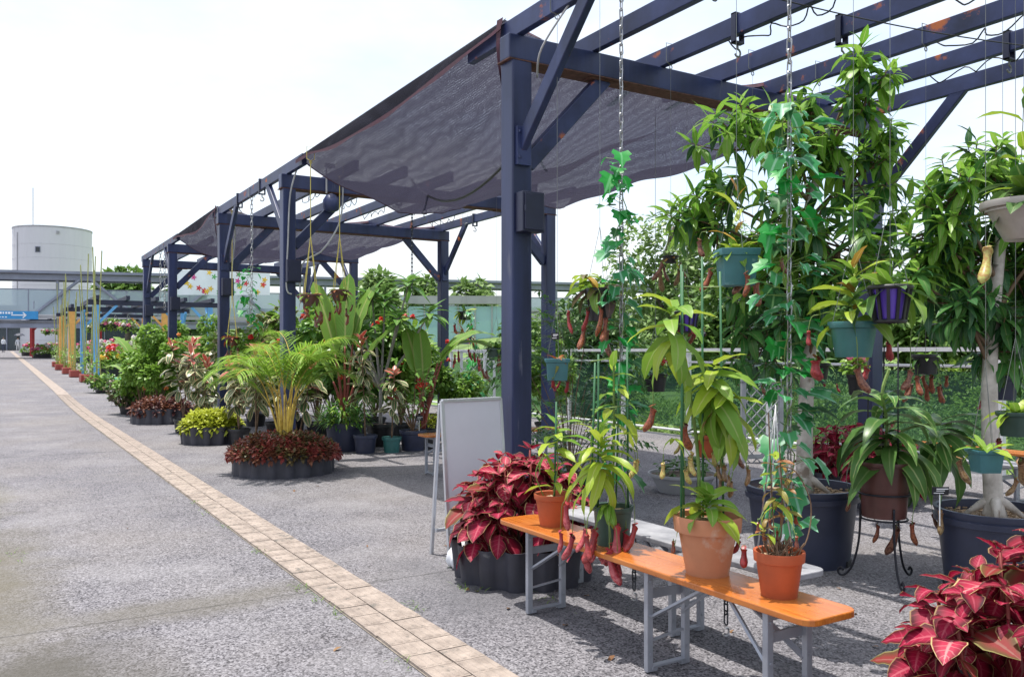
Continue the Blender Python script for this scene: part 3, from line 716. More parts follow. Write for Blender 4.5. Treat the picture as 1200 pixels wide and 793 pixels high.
c = W(560, 480, 19.5); c.z = 0; trellis(c, .75, 1.5, -TH, 'white diamond trellis behind the whiteboard near the deck edge')
c = W(893, 480, 11.6); c.z = 0; trellis(c, .55, 1.1, -TH+.2, 'grey diamond trellis behind the yellow green pitcher plant', mat('trellis_grey', (.33, .34, .36), .6))
# ---------------------------------------------------------------- background trees and hedges
def lump_leaves(L, c, rx, ry, rz_, n, meshes, lo=-1, droop=.0, up=.6):
    c = Vector(c)
    for i in range(n):
        while True:
            p = Vector((U(-1, 1), U(-1, 1), U(lo, 1)))
            if .25 < p.length < 1: break
        p = p.normalized()*p.length**.45*(.86+.14*math.sin(7*p.x+3*p.y)*math.sin(5*p.z+2))
        d = Vector((p.x+U(-.6, .6), p.y+U(-.6, .6), p.z*up+U(-.5, .5)-droop))
        L.add(meshes[rng.randrange(len(meshes))], orient(c+Vector((p.x*rx, p.y*ry, p.z*rz_)), d, sc=U(.6, 1.25), roll=U(-.7, .7)))
bark = mat('bark', (.17, .14, .11), .9, var=.35, vs=9, bs=.6, bscale=40)
fm = [leafmat('far_leaf_a', (.09, .19, .04), (.19, .31, .07), tl=.3), leafmat('far_leaf_b', (.15, .26, .07), (.28, .40, .14), tl=.3), leafmat('far_leaf_c', (.16, .27, .04), (.30, .43, .08), tl=.3), leafmat('far_leaf_d', (.06, .14, .035), (.13, .23, .06), tl=.25)]
def leafset(kind, L, Wd, m, n=3, k=3): return [leafmesh(kind, L, Wd, .3+.35*i, .15, m, n) for i in range(k)]
def bgtree(u, vtop, d, wpx, mi, label, base_z=None, n=900, lsz=.28, trunk=True, lobes=6, vbot=None):
    c = W(u, HOR, d); bz = hillz(c.x, c.y) if c.x > 10.6 else gz(c.y)
    if base_z is not None: bz = base_z
    zt = EYE+(HOR-vtop)/1000*d; H = zt-bz; rr = wpx/2000*d
    p = thing('tree', label, 'tree', (c.x, c.y, bz))
    lsz *= 1.5; n = int(n*1.7); ms = leafset('ellip', lsz, lsz*.55, fm[mi], 2)
    q = MB(); q.tube(spline([(0, 0, -.3), (U(-.1, .1), U(-.1, .1), H*.3), (U(-.3, .3)*rr, U(-.3, .3)*rr, H*.62), (0, 0, H*.85)], 3), [rr*.09*(1-i/11)+.02 for i in range(10)], 7)
    L = Leaves()
    zb = H*.18 if vbot is None else EYE+(HOR-vbot)/1000*d-bz
    for k in range(lobes):
        a = 6.283*k/lobes+U(-.4, .4); f_ = U(.3, .68); cz = zb+(H-zb)*(.22+.52*((k*.618) % 1))
        cc_ = (math.cos(a)*rr*f_, math.sin(a)*rr*f_, cz)
        q.tube([(0, 0, H*.3), (cc_[0]*.6, cc_[1]*.6, cz*.85), cc_], [rr*.04, rr*.03, .01], 5)
        lump_leaves(L, cc_, rr*U(.42, .6), rr*U(.42, .6), (H-zb)*U(.2, .3), n//(lobes+1), ms, -1)
    lump_leaves(L, (0, 0, zb+(H-zb)*.76), rr*.5, rr*.5, (H-zb)*.24, n//(lobes+1), ms, -1)
    q.build('trunk', bark, p, smooth=True)
    L.emit(p, stuff_only=True, rest='crown')
    return p
bgtree(150, 312, 100, 75, 0, 'dark rounded tree behind the walkway left of the farthest pergola', n=1600, lsz=.75, vbot=385)
bgtree(222, 322, 104, 60, 0, 'dark tree seen between the posts of the farthest pergola', n=1200, lsz=.75, vbot=385)
bgtree(445, 316, 70, 60, 1, 'pale green treetop above the walkway behind the plumeria', n=1000, lsz=.5, vbot=380)
bgtree(498, 322, 74, 46, 1, 'small pale treetop above the walkway left of the middle back post', n=700, lsz=.5, vbot=380)
bgtree(560, 326, 78, 60, 1, 'low pale treetop above the walkway behind the hanging orchid', n=700, lsz=.5, vbot=380)
bgtree(790, 232, 27, 150, 1, 'tall feathery pale green tree behind the long stakes', n=3800, lsz=.17, lobes=9, vbot=470)
bgtree(700, 322, 22, 120, 3, 'dense dark green bush tree behind the black hanging pot', n=2600, lsz=.15, lobes=8, vbot=500)
bgtree(860, 300, 22, 150, 0, 'mid green tree behind the large potted tree on the left', n=2600, lsz=.17, lobes=8, vbot=500)
bgtree(960, 330, 20, 170, 3, 'dark green tree behind the trunk of the large potted tree', n=2800, lsz=.16, lobes=8, vbot=430)
bgtree(1070, 320, 19, 170, 0, 'mid green tree behind the purple basket', n=2800, lsz=.16, lobes=8, vbot=425)
bgtree(1180, 300, 18, 190, 3, 'dark green tree at the far right behind the bowl', n=2800, lsz=.16, lobes=8, vbot=425)
bgtree(1290, 290, 18, 190, 0, 'mid green tree at the right edge beyond the bowl', n=2000, lsz=.16, lobes=8, vbot=425)
bgtree(640, 360, 30, 120, 0, 'mid green bush beyond the deck edge behind the near post', n=1500, lsz=.2, lobes=7, vbot=480)
bgtree(600, 395, 34, 120, 3, 'low dark bush beyond the deck edge left of the near post', n=1000, lsz=.22, lobes=6, vbot=480)
# clipped azalea mounds on the slope
mm = []
for k in range(3):
    L = Leaves(); lump_leaves(L, (0, 0, .05), .8, .8, .62, 900, leafset('ellip', .10, .05, fm[2 if k < 2 else 1], 2), -.1, up=1.2)
    tmp = bpy.data.objects.new('tmp', None); o_ = L.emit(tmp, stuff_only=True, rest='clipped_shrub'); mm.append(o_.data); bpy.data.objects.remove(o_); bpy.data.objects.remove(tmp)
i = 0
for row in range(6):
    for k in range(9):
        d = 12.9+row*1.5; u = 640+k*75+(row % 2)*37+U(-10, 10)
        c = W(u, HOR, d)
        if c.x < 11.5: continue
        o_ = bpy.data.objects.new('clipped_shrub', mm[i % 3]); C.objects.link(o_); o_.location = (c.x, c.y, hillz(c.x, c.y)-.05); s_ = U(.85, 1.25); o_.scale = (s_, s_, s_*U(.9, 1.25)); o_.rotation_euler = (0, 0, U(0, 6))
        tag(o_, 'rounded bright green clipped shrub on the slope beyond the balustrade', 'shrub', 'clipped shrubs on the slope'); i += 1
# ================================================================ FURNITURE
m, t, b, o = nodes('varnished_pine'); g_ = nd(t, 'ShaderNodeTexCoord').outputs['Object']
mpn = nd(t, 'ShaderNodeMapping'); mpn.inputs['Scale'].default_value = (26, 1.3, 8); t.links.new(g_, mpn.inputs[0])
n1 = noise(t, mpn.outputs[0], 2.2, 5, .6); n2 = noise(t, g_, 3.5, 4); n3 = noise(t, g_, 14, 5)
cc = ramp(t, n1, .3, .72, (.34, .085, .012), (.56, .185, .03)); cc = mixc(t, math_(t, 'MULTIPLY', ramp(t, n2, .45, .7), .5), cc, (.50, .20, .06)); cc = mixc(t, math_(t, 'MULTIPLY', ramp(t, n3, .66, .74), .6), cc, (.22, .07, .02))
t.links.new(cc, b.inputs['Base Color']); t.links.new(math_(t, 'MULTIPLY_ADD', n2, .3, .12), b.inputs['Roughness']); b.inputs['Coat Weight'].default_value = .3; b.inputs['Coat Roughness'].default_value = .15
pine = m
grey_board = mat('weathered_board', (.21, .215, .245), .7, var=.3, vs=5, bs=.2, bscale=40, col2=(.27, .27, .29))
leg_m = mat('bench_leg_grey', (.30, .315, .36), .4, metal=.3, var=.15, vs=7)
wear_m = mat('worn_edge', (.30, .10, .04), .8, var=.4, vs=30)
def bench(x0, x1, y0, y1, top, board, label, legs_at, rz=0, at=None):
    p = thing('folding_bench', label, 'bench', at or ((x0+x1)/2, (y0+y1)/2, 0), rz); cx, cy = (x0+x1)/2, (y0+y1)/2 # cx, cy = p.location.x, p.location.y
    w_, l_ = (x1-x0), (y1-y0)
    q = MB(); rr = .06; out = []
    for sx, sy, a0 in ((1, 1, 0), (-1, 1, 90), (-1, -1, 180), (1, -1, 270)):
        for k in range(5): a = R(a0+k*22.5); out.append((sx*(w_/2-rr)+rr*math.cos(a), sy*(l_/2-rr)+rr*math.sin(a)))
    n = len(out); q.v = [(x, y, top-.028) for x, y in out]+[(x, y, top) for x, y in out]
    q.f = [tuple(range(n-1, -1, -1)), tuple(range(n, 2*n))]+[(i, (i+1) % n, n+(i+1) % n, n+i) for i in range(n)]
    q.build('board', board, p, bevel=.005)
    q = MB(); q.box((0, 0, top-.028-.014), (.05, l_*.55, .026)); q.build('stretcher', leg_m, p)
    for yl, inw in legs_at:
        yl -= cy; fr = MB()
        for sx in (-1, 1):
            q = MB(); xx = sx*(w_/2-.035); q.box((xx, yl, (top-.03)/2+.003), (.034, .028, top-.036)); lg = q.build('leg', leg_m, p, bevel=.003)
            q = MB()
            for zz in (.09, .27, top-.07): q.lathe([(0, 0), (.007, 0), (.007, .005), (0, .005)], 6); q.v[-24:] = [(xx+(v[0]), yl-.0145-v[2], zz+v[1]) for v in q.v[-24:]]
            q.build('rivet', leg_m, lg)
        q = MB(); q.bar((-w_/2+.05, yl-.004, .030), (w_/2-.05, yl-.004, .030), .03, .012); q.box((-w_/2+.06, yl-.004, .019), (.03, .03, .022)); q.box((w_/2-.06, yl-.004, .019), (.03, .03, .022)); q.build('foot_bar', leg_m, p, bevel=.002)
        q = MB(); q.bar((-w_/2+.05, yl+.016, top-.14), (w_/2-.05, yl+.016, top-.14), .014, .04); q.build('cross_rail', leg_m, p)
        q = MB(); q.bar((-w_/2+.05, yl, .15), (w_/2-.05, yl, .17), .01, .01); q.build('tie_rod', leg_m, p)
        for s_ in (-1, 1):
            q = MB(); q.bar((s_*(w_/2-.045), yl+.008, top-.25), (s_*.035, yl+inw*.30, top-.045), .022, .012, up=(0, 1, .2)); q.build('strut', leg_m, p)
        q = MB(); q.bar((-w_/2+.04, yl, top-.045), (w_/2-.04, yl, top-.045), .03, .03); q.build('hinge_bar', leg_m, p)
    return p
BZ = .50
bench(2.585, 2.885, 2.13, 4.43, BZ, pine, 'long orange varnished bench with grey folding legs carrying four pots', ((2.36, 1), (3.08, -1), (4.12, -1)))
bench(3.02, 3.29, 2.60, 4.82, BZ, grey_board, 'weathered grey board bench behind the orange bench', ((3.4, 1), (4.5, -1)))
bench(8.6, 8.9, 4.3, 6.5, .50, pine, 'orange bench at the far right back behind the potted trees', ((4.6, 1), (6.2, -1)))
bench(8.1, 8.45, 4.2, 6.6, .44, grey_board, 'grey board bench in front of the far right orange bench', ((4.5, 1), (6.3, -1)))
c = G(507, 558); bench(0, .3, 0, 2.0, .50, pine, 'orange bench partly hidden behind the whiteboard', ((.12, 1), (1.88, -1)), R(-90), (c.x+.9, c.y+.1, 0))
# ---- whiteboard A-board
wb_frame = mat('aluminium', (.60, .62, .66), .35, metal=.6, var=.1); wb_face = mat('whiteboard_face', (.62, .64, .70), .22, var=.05, vs=2); red_ink = mat('red_marker', (.55, .03, .05), .5)
c0 = W(527, 655, 6.17); dirw = Vector((.985, .17, 0)).normalized(); rz = math.atan2(dirw.y, dirw.x)
wb = thing('whiteboard', 'free standing white A-frame board beside the near post', 'whiteboard', (c0.x, c0.y, 0), rz)
tilt = .085; Wd, Ht = .56, 1.14
def wp(x, z, off=0): return Vector((x, z*tilt/1.0-off, z))
q = MB(); 
for x in (0, Wd): q.bar(wp(x, 0), wp(x, Ht), .028, .022, up=(0, -1, 0))
q.bar(wp(0, Ht), wp(Wd, Ht), .024, .03, up=(0, -1, 0)); q.bar(wp(.015, .20), wp(Wd-.015, .20), .02, .028, up=(0, -1, 0)); q.build('front_frame', wb_frame, wb, bevel=.003)
q = MB(); q.add([wp(.014, .215, .004), wp(Wd-.014, .215, .004), wp(Wd-.014, Ht-.012, .004), wp(.014, Ht-.012, .004), wp(.014, .215, -.006), wp(Wd-.014, .215, -.006), wp(Wd-.014, Ht-.012, -.006), wp(.014, Ht-.012, -.006)], [(0,1,2,3), (7,6,5,4), (0,4,5,1), (1,5,6,2), (2,6,7,3), (3,7,4,0)]); q.build('board', wb_face, wb)
q = MB()
for x in (0.0, Wd): q.bar((x, tilt*Ht*2+.03, 0), (x, tilt*Ht+.022, Ht-.02), .026, .02, up=(0, 1, 0))
q.bar((0, tilt*1.8*Ht, .18), (Wd, tilt*1.8*Ht, .18), .02, .025); q.build('rear_frame', wb_frame, wb, bevel=.003)
q = MB(); q.tube([wp(.31+.12*(k/12), .56+.13*math.sin(k/12*2.4)-.04, .009) for k in range(13)], .004, 4); q.tube([wp(.36+.03*math.sin(k), .52-.016*k, .009) for k in range(6)], .004, 4); q.build('red_scribble', red_ink, wb)
bag = mat('white_bag', (.75, .76, .8), .5, var=.05)
c = W(541, 632, 5.95); q = MB(); q.lathe([(.001, .01), (.08, .01), (.10, .05), (.085, .11), (.05, .15), (.03, .19), (.001, .18)], 40, wave=7, amp=.016); bo = q.build('plastic_bag', bag, None, smooth=True, loc=(c.x, c.y, 0)); tag(bo, 'crumpled white plastic bag behind the red leaved planter', 'bag')
# ---- pots
terra = mat('terracotta', (.56, .20, .085), .75, var=.16, vs=7, bs=.12, bscale=70, dirt=((.42, .24, .15), 6, .6)); terra2 = mat('terracotta_pale', (.47, .20, .105), .8, var=.14, vs=5, bs=.12, bscale=70, dirt=((.52, .34, .25), 4.5, .58)); terra_r = mat('terracotta_red', (.38, .075, .022), .6, var=.2, vs=6, dirt=((.36, .17, .10), 9, .62))
soil = mat('soil', (.075, .055, .042), .95, var=.7, vs=60, bs=1, bscale=80, col2=(.16, .12, .09)); barkchip = mat('bark_chips', (.19, .13, .085), .9, var=.7, vs=70, bs=1, bscale=60, col2=(.34, .24, .15))
p_green = mat('pot_dark_green', (.03, .065, .05), .45, var=.2); p_teal = mat('pot_teal', (.045, .16, .18), .45, var=.14, vs=9, dirt=((.13, .25, .26), 10, .58)); p_tealg = mat('pot_green_teal', (.035, .14, .135), .4, var=.15, dirt=((.10, .24, .23), 6, .66)); p_black = mat('pot_black', (.016, .016, .02), .45, var=.3); p_navy = mat('pot_navy', (.028, .034, .07), .45, var=.25, vs=5, dirt=((.09, .095, .12), 6, .68)); p_brown = mat('pot_brown', (.095, .036, .03), .4, var=.3, vs=5); p_purple = mat('purple_slat', (.14, .07, .55), .4, var=.1)
bronze = mat('bronze_bowl', (.36, .33, .29), .42, metal=.35, var=.2, vs=6, bs=.15, bscale=20)
stake_m = mat('green_stake', (.03, .13, .05), .5, var=.15, vs=20); stem_g = mat('stem_green', (.14, .22, .05), .6, var=.25); stem_b = mat('stem_brown', (.16, .10, .06), .8, var=.3, vs=15); stem_r = mat('stem_red', (.22, .035, .03), .6, var=.3)
def pot(par, r0, r1, h, m_, rim=.03, soil_m=soil, k=28, wave=0, amp=0, name='pot', sq=0, rimh=None, z0=0):
    rimh = rimh if rimh is not None else h*.2
    prof = [(.002, z0+.004), (r0*.9, z0+.003), (r0, z0+.0), (r0+(r1-r0)*(1-rimh/h), z0+h-rimh), (r1+rim*.55, z0+h-rimh+.004), (r1+rim, z0+h-.006), (r1+rim*.8, z0+h), (r1-.006, z0+h-.003), (r1-.01, z0+h-.04)]
    if not rim: prof = [(.002, z0+.004), (r0, z0), (r1, z0+h), (r1+.006, z0+h+.004), (r1-.006, z0+h), (r1-.01, z0+h-.04)]
    q = MB(); q.lathe(prof, k, wave, amp, sq=sq); o_ = q.build(name, m_, par, smooth=True)
    e = o_.modifiers.new('edge', 'EDGE_SPLIT'); e.split_angle = R(42)
    q = MB(); zz = z0+h-.032; q.v = [(0, 0, zz+.012)]; n = 22
    for ring_ in (.5, 1):
        for j in range(n):
            a = 6.283*j/n; rr = (r1-.004)*ring_
            if sq: rr = rr/(abs(math.cos(a))**sq+abs(math.sin(a))**sq)**(1/sq)
            q.v.append((rr*math.cos(a), rr*math.sin(a), zz+U(-.004, .008)))
    q.f = [(0, 1+j, 1+(j+1) % n) for j in range(n)]+[(1+j, n+1+j, n+1+(j+1) % n, 1+(j+1) % n) for j in range(n)]
    q.build('soil', soil_m, par, smooth=True); return o_
# ---- pitcher plants
lf_y = leafmat('leaf_lime', (.27, .42, .03), (.42, .53, .06), rib=(.42, .48, .12), rough=.38, tl=.35)
lf_g = leafmat('leaf_bright', (.15, .32, .035), (.26, .42, .06), rib=(.30, .40, .12), rough=.38, tl=.32)
lf_d = leafmat('leaf_deep', (.05, .135, .03), (.10, .20, .045), rib=(.16, .24, .08), rough=.35, tl=.22)
lf_p = leafmat('leaf_purple', (.13, .075, .085), (.17, .19, .06), rib=(.27, .14, .12), rough=.4, tl=.25)
lf_o = leafmat('leaf_yellowed', (.42, .26, .03), (.30, .16, .05), rib=(.45, .3, .1), rough=.5, tl=.3)
def pmat(name, c1, c2, sp_=(.2, .02, .02)):
    if name in MATS: return MATS[name]
    m, t, b, o = nodes(name); g_ = nd(t, 'ShaderNodeTexCoord').outputs['Object']; n1 = noise(t, g_, 75, 4); z_ = nd(t, 'ShaderNodeSeparateXYZ'); t.links.new(g_, z_.inputs[0])
    f = math_(t, 'MULTIPLY_ADD', z_.outputs[2], 7.0, 1.1, clamp=True); cc = mixc(t, f, c1, c2); cc = mixc(t, ramp(t, n1, .47, .56), cc, sp_)
    t.links.new(cc, b.inputs['Base Color']); b.inputs['Roughness'].default_value = .35; b.inputs['Subsurface Weight'].default_value = .0; return m
pt_red = pmat('pitcher_red', (.36, .05, .05), (.24, .012, .018)); pt_pink = pmat('pitcher_pink', (.50, .13, .13), (.30, .02, .035), (.32, .03, .045)); pt_grn = pmat('pitcher_green', (.38, .40, .10), (.40, .34, .10), (.35, .20, .06)); pt_org = pmat('pitcher_orange', (.30, .10, .035), (.24, .05, .02), (.13, .03, .015)); pt_brn = pmat('pitcher_brown', (.25, .12, .07), (.20, .07, .04), (.10, .03, .02)); pt_dry = pmat('pitcher_dry', (.28, .20, .09), (.24, .13, .06), (.14, .07, .03))
_pm = {}
def pitcher(L, R_, mt, slim=1.0):
    key = (L, R_, mt.name, slim)
    if key in _pm: return _pm[key]
    k = 9; prof = [(.0, .02), (.05, .45), (.15, .85), (.28, 1.0), (.42, .92), (.6, .70), (.8, .62), (.95, .66), (1.0, .82), (1.02, .86), (1.0, .6)]
    q = MB()                                     # pitcher stands below its tendril: base hangs at -L, mouth near 0
    for s_, rr in prof:
        off = .35*L*(1-s_)**2
        for j in range(k): a = 6.283*j/k; q.v.append((rr*R_*math.cos(a), rr*R_*math.sin(a)*.9+off-.2*L*max(0, .12-s_), -L+s_*L+(.10*L*math.sin(a) if s_ > .9 else 0)))
    n = len(prof)
    q.f = [(i*k+j, i*k+(j+1) % k, (i+1)*k+(j+1) % k, (i+1)*k+j) for i in range(n-1) for j in range(k)]
    b0 = len(q.v)                                 # the lid
    for t_ in (0, .5, 1.0):
        for sx in (-1, 0, 1): q.v.append((sx*R_*(.2+.5*math.sin(3.14*(t_*.75+.12))), R_*(.8-t_*1.3), .06*L+R_*(.25+.55*t_-.15*abs(sx))))
    for i in range(2):
        for j in range(2): a = b0+i*3+j; q.f.append((a, a+1, a+4, a+3))
    me = q.mesh('pitcher', mt, True); _pm[key] = me; return me
def nep(par, base, n, L, Wd, leafs, pitch=(), npit=4, drop=(.04, .14), elev=(.15, 1.1), bend=(.6, 1.5), seed=0, stemh=0.0, az0=None, azr=6.28, kind='strap', pl=(.10, .022), cap=300, lean=(0, 0)):
    r_ = random.Random(seed); base = Vector(base); Lv = Leaves(); tend = MB(); pts = []
    n = int(n*1.5)
    for i in range(n):
        f_ = i/max(1, n-1); a = (az0 if az0 is not None else 0)+(r_.uniform(-azr/2, azr/2) if azr < 6 else i*2.4+r_.uniform(-.3, .3))
        el = elev[0]+(elev[1]-elev[0])*f_*r_.uniform(.7, 1.2); bd = r_.uniform(*bend)*(1.15-.4*f_); ll = L*r_.uniform(.75, 1.15)*(1-.25*f_)
        p = base+Vector((lean[0]*f_, lean[1]*f_, stemh*f_)); d = Vector((math.cos(a)*math.cos(el), math.sin(a)*math.cos(el), math.sin(el)))
        mtl = leafs[r_.randrange(len(leafs))]
        bq = round(bd*4)/4
        me = leafmesh(kind, round(L, 3), round(Wd*1.35, 3), bq, .22, mtl, 6, wavy=.12, twist=.25)
        sc = ll/L; M = orient(p, d, sc=sc, roll=r_.uniform(-.35, .35)); Lv.add(me, M)
        if i < npit and pitch:
            nv = len(me.vertices); tip = M @ me.vertices[nv-2].co; pre = M @ me.vertices[nv-5].co; dd = (tip-pre).normalized(); dr = r_.uniform(*drop); PLn = pl[0]*r_.uniform(.55, 1.0)
            e = tip+Vector((dd.x*.05, dd.y*.05, -dr)); tend.tube(spline([tip, tip+dd*.035, e+Vector((0, 0, .02)), e], 3), .0022, 4)
            pm_ = pitcher(round(pl[0], 3), round(pl[1], 3), pitch[r_.randrange(len(pitch))])
            inst('pitcher', pm_, par, Matrix.Translation(e) @ Matrix.Rotation(r_.uniform(0, 6.28), 4, 'Z') @ Matrix.Rotation(r_.uniform(-.25, .25), 4, 'X') @ Matrix.Scale(PLn/pl[0], 4))
    Lv.emit(par, cap=cap)
    if tend.v: tend.build('tendrils', stem_g, par, smooth=True, kind='stuff')
def stakes(par, pts, z1, m_=stake_m, r=.0055):
    for (x, y, z0) in pts:
        q = MB(); q.tube([(x, y, z0), (x+U(-.02, .02), y+U(-.02, .02), z1*U(.92, 1.02))], r, 6); q.build('stake', m_, par, smooth=True)
plate_m = mat('label_black', (.012, .013, .018), .5, var=.1)
def label_plate(par, c, w_=.07, h_=.045, rz=0, stick=None, tilt=.15):
    M = Matrix.Rotation(rz, 3, 'Z') @ Matrix.Rotation(tilt, 3, 'X')
    q = MB(); q.box(c, (w_, .004, h_), M=M); pl_ = q.build('plant_label', plate_m, par)
    q = MB()
    for i, (zz, ww) in enumerate(((.013, .7), (.002, .5), (-.012, .6))): q.box(Vector(c)+M @ Vector((-.1*w_*(i-1), -.003, zz)), (w_*ww, .002, .004 if i else .006), M=M)
    q.build('print', white_m, pl_)
    if stick is not None: q = MB(); q.bar((c[0], c[1]+.004, stick), (c[0], c[1]+.004, c[2]), .008, .003, up=(0, 1, 0)); q.build('label_stick', white_m, par)
def on_bench(u): d = 3230/(u+8); p = W(u, HOR, d); return Vector((p.x, p.y, BZ))
# pot A
c = on_bench(648); tA = thing('potted_pitcher_plant', 'small terracotta pot with sparse lime pitcher plant at the far end of the orange bench', 'potted plant', c)
pot(tA, .075, .105, .185, terra_r, .006, barkchip, rimh=.035)
q = MB(); st1 = spline([(0, 0, .15), (.02, -.02, .35), (.03, .01, .55)], 4); q.tube(st1, .004, 5); q.tube(spline([(-.04, .02, .15), (-.10, .03, .3), (-.06, 0, .42)], 4), .003, 5); q.build('stem', stem_g, tA)
nep(tA, (.03, .01, .40), 8, .24, .05, [lf_y, lf_y, lf_g], (), 0, seed=4, stemh=.18, elev=(.0, .9)); stakes(tA, [(.01, .0, .15)], .72)
nep(tA, (.0, .0, .20), 5, .17, .04, [lf_y], (), 0, seed=9, stemh=.12)
# pot B
c = on_bench(718); tB = thing('potted_pitcher_plant', 'dark green pot with drooping lime leaves and red pitchers over the orange bench', 'potted plant', c)
pot(tB, .085, .10, .20, p_green, .008, barkchip, rimh=.03)
nep(tB, (-.10, -.03, .34), 20, .30, .045, [lf_y, lf_g, lf_y], (pt_pink, pt_red, pt_pink), 11, drop=(.06, .20), elev=(-.3, 1.1), bend=(1.0, 1.9), seed=12, stemh=.22, pl=(.17, .028))
nep(tB, (-.08, -.06, .22), 7, .13, .03, [lf_g], (pt_red, pt_pink, pt_pink), 7, drop=(.05, .16), elev=(-.4, .1), bend=(.8, 1.4), seed=5, pl=(.16, .028), az0=-2.2, azr=2.4)
stakes(tB, [(-.12, .03, .18), (-.05, .06, .18), (.06, .05, .18), (.07, -.04, .18)], 1.02)
nep(tB, (.03, .03, .62), 9, .22, .04, [lf_y, lf_g], (pt_grn,), 3, drop=(.05, .1), elev=(-.2, .9), seed=22, stemh=.3, pl=(.10, .02))
q = MB(); q.tube(spline([(0, 0, .18), (.03, .03, .5), (.03, .03, .95)], 4), .006, 5); q.tube([(-.12, .03, .95), (.07, .05, .97)], .003, 4); q.tube([(-.12, .03, .7), (.07, -.04, .72)], .003, 4); q.build('stem', stem_g, tB)
# pot C
c = on_bench(829); tC = thing('potted_pitcher_plant', 'large pale terracotta pot with staked yellow green pitcher vine on the orange bench', 'potted plant', c)
pot(tC, .095, .142, .265, terra2, .012, barkchip, rimh=.075)
nep(tC, (-.04, -.04, .27), 12, .22, .055, [lf_g, lf_y, lf_g], (pt_red, pt_org), 3, drop=(.0, .03), elev=(.1, .9), bend=(.9, 1.5), seed=31, stemh=.08, pl=(.075, .018))
stakes(tC, [(-.14, .02, .22), (-.05, .10, .22), (.06, .09, .22), (.12, .02, .22)], 1.42)
q = MB(); vine = spline([(0, .05, .24), (.02, .08, .5), (-.03, .08, .8), (-.10, .08, 1.02), (-.15, .06, 1.12)], 4); q.tube(vine, .008, 6); q.tube(spline([(-.15, .06, 1.1), (.0, .06, .98), (.12, .03, .82), (.2, 0, .7)], 4), .007, 6)
for zz in (.62, 1.0, 1.3): q.tube([(-.14, .02, zz), (-.05, .10, zz), (.06, .09, zz), (.12, .02, zz)], .0025, 4)
q.build('stem', stem_g, tC)
nep(tC, (-.17, .05, 1.0), 12, .27, .062, [lf_y, lf_g], (pt_org, pt_grn), 2, drop=(.04, .1), elev=(-.7, .9), bend=(.8, 1.7), seed=41, stemh=.2, pl=(.13, .028))
nep(tC, (.06, .02, .72), 16, .26, .062, [lf_y, lf_y, lf_g], (pt_dry,), 3, drop=(.02, .06), elev=(-.8, .5), bend=(.7, 1.4), seed=43, stemh=.22, pl=(.08, .016))
nep(tC, (.13, .0, .66), 9, .25, .055, [lf_y, lf_y, lf_y, lf_o, lf_g, lf_y], (pt_dry, pt_dry), 3, drop=(.02, .06), elev=(-.9, .2), bend=(.5, 1.1), seed=47, stemh=.15, pl=(.08, .016))
nep(tC, (-.22, -.02, .62), 3, .10, .02, [lf_y], (pt_grn, pt_grn), 3, drop=(.03, .06), elev=(-.6, .2), seed=49, pl=(.10, .022))
# pot D
c = on_bench(913); tD = thing('potted_pitcher_plant', 'small red terracotta pot with dry twiggy plant at the near end of the bench', 'potted plant', c)
pot(tD, .072, .098, .185, terra_r, .006, barkchip, rimh=.045)
lv = Leaves(); mtw = MB(); lf_s = leafmat('leaf_small_red', (.30, .10, .04), (.22, .28, .05), rib=(.35, .25, .1))
for i in range(70):
    a = U(0, 6.28); rr = U(0, .075); mtw.tube([(rr*math.cos(a), rr*math.sin(a), .16), (rr*math.cos(a)+U(-.05, .05), rr*math.sin(a)+U(-.05, .05), .19+U(0, .05))], .0028, 4)
mtw.tube(spline([(.02, 0, .16), (.12, -.03, .2), (.17, -.02, .36), (.10, 0, .5), (.0, .01, .53)], 5), .003, 5); mtw.tube(spline([(-.02, 0, .16), (-.02, .02, .4), (-.04, .02, .75)], 4), .003, 5); mtw.tube(spline([(0, 0, .16), (.02, 0, .35), (-.02, -.02, .62)], 4), .003, 5); mtw.build('limbs', stem_b, tD)
nep(tD, (-.02, 0, .35), 12, .11, .022, [lf_s, lf_s, lf_y], (pt_org,), 6, drop=(.02, .05), elev=(-.2, .8), seed=61, stemh=.22, pl=(.05, .011))
nep(tD, (-.09, .0, .25), 6, .07, .02, [lf_s, lf_y], (), 0, seed=63, stemh=.04); nep(tD, (.04, .0, .30), 8, .09, .02, [lf_s, lf_o], (), 0, seed=64, stemh=.2)
q = MB(); q.box((.0, -.01, .21), (.012, .002, .09), M=Matrix.Rotation(.4, 3, 'Y')); q.build('plant_label', white_m, tD)
wstand = thing('wire_stand', 'thin silver wire stand on the grey bench behind the small red pot', 'wire stand', (3.14, 2.78, BZ))
q = MB()
for s_ in (-1, 1): q.tube([(s_*.10, -.03, 0), (s_*.02, .0, .45), (0, 0, .75)], .004, 5)
q.tube([(0, .12, 0), (0, .0, .75)], .004, 5); q.build('legs', chain_m, wstand, smooth=True)
wstand = thing('wire_stand', 'thin silver wire stand on the grey bench behind the dark green pot', 'wire stand', (3.17, 4.0, BZ))
q = MB()
for s_ in (-1, 1): q.tube([(s_*.10, -.03, 0), (s_*.02, .0, .35), (0, 0, .6)], .004, 5)
q.tube([(0, .12, 0), (0, .0, .6)], .004, 5); q.build('legs', chain_m, wstand, smooth=True)
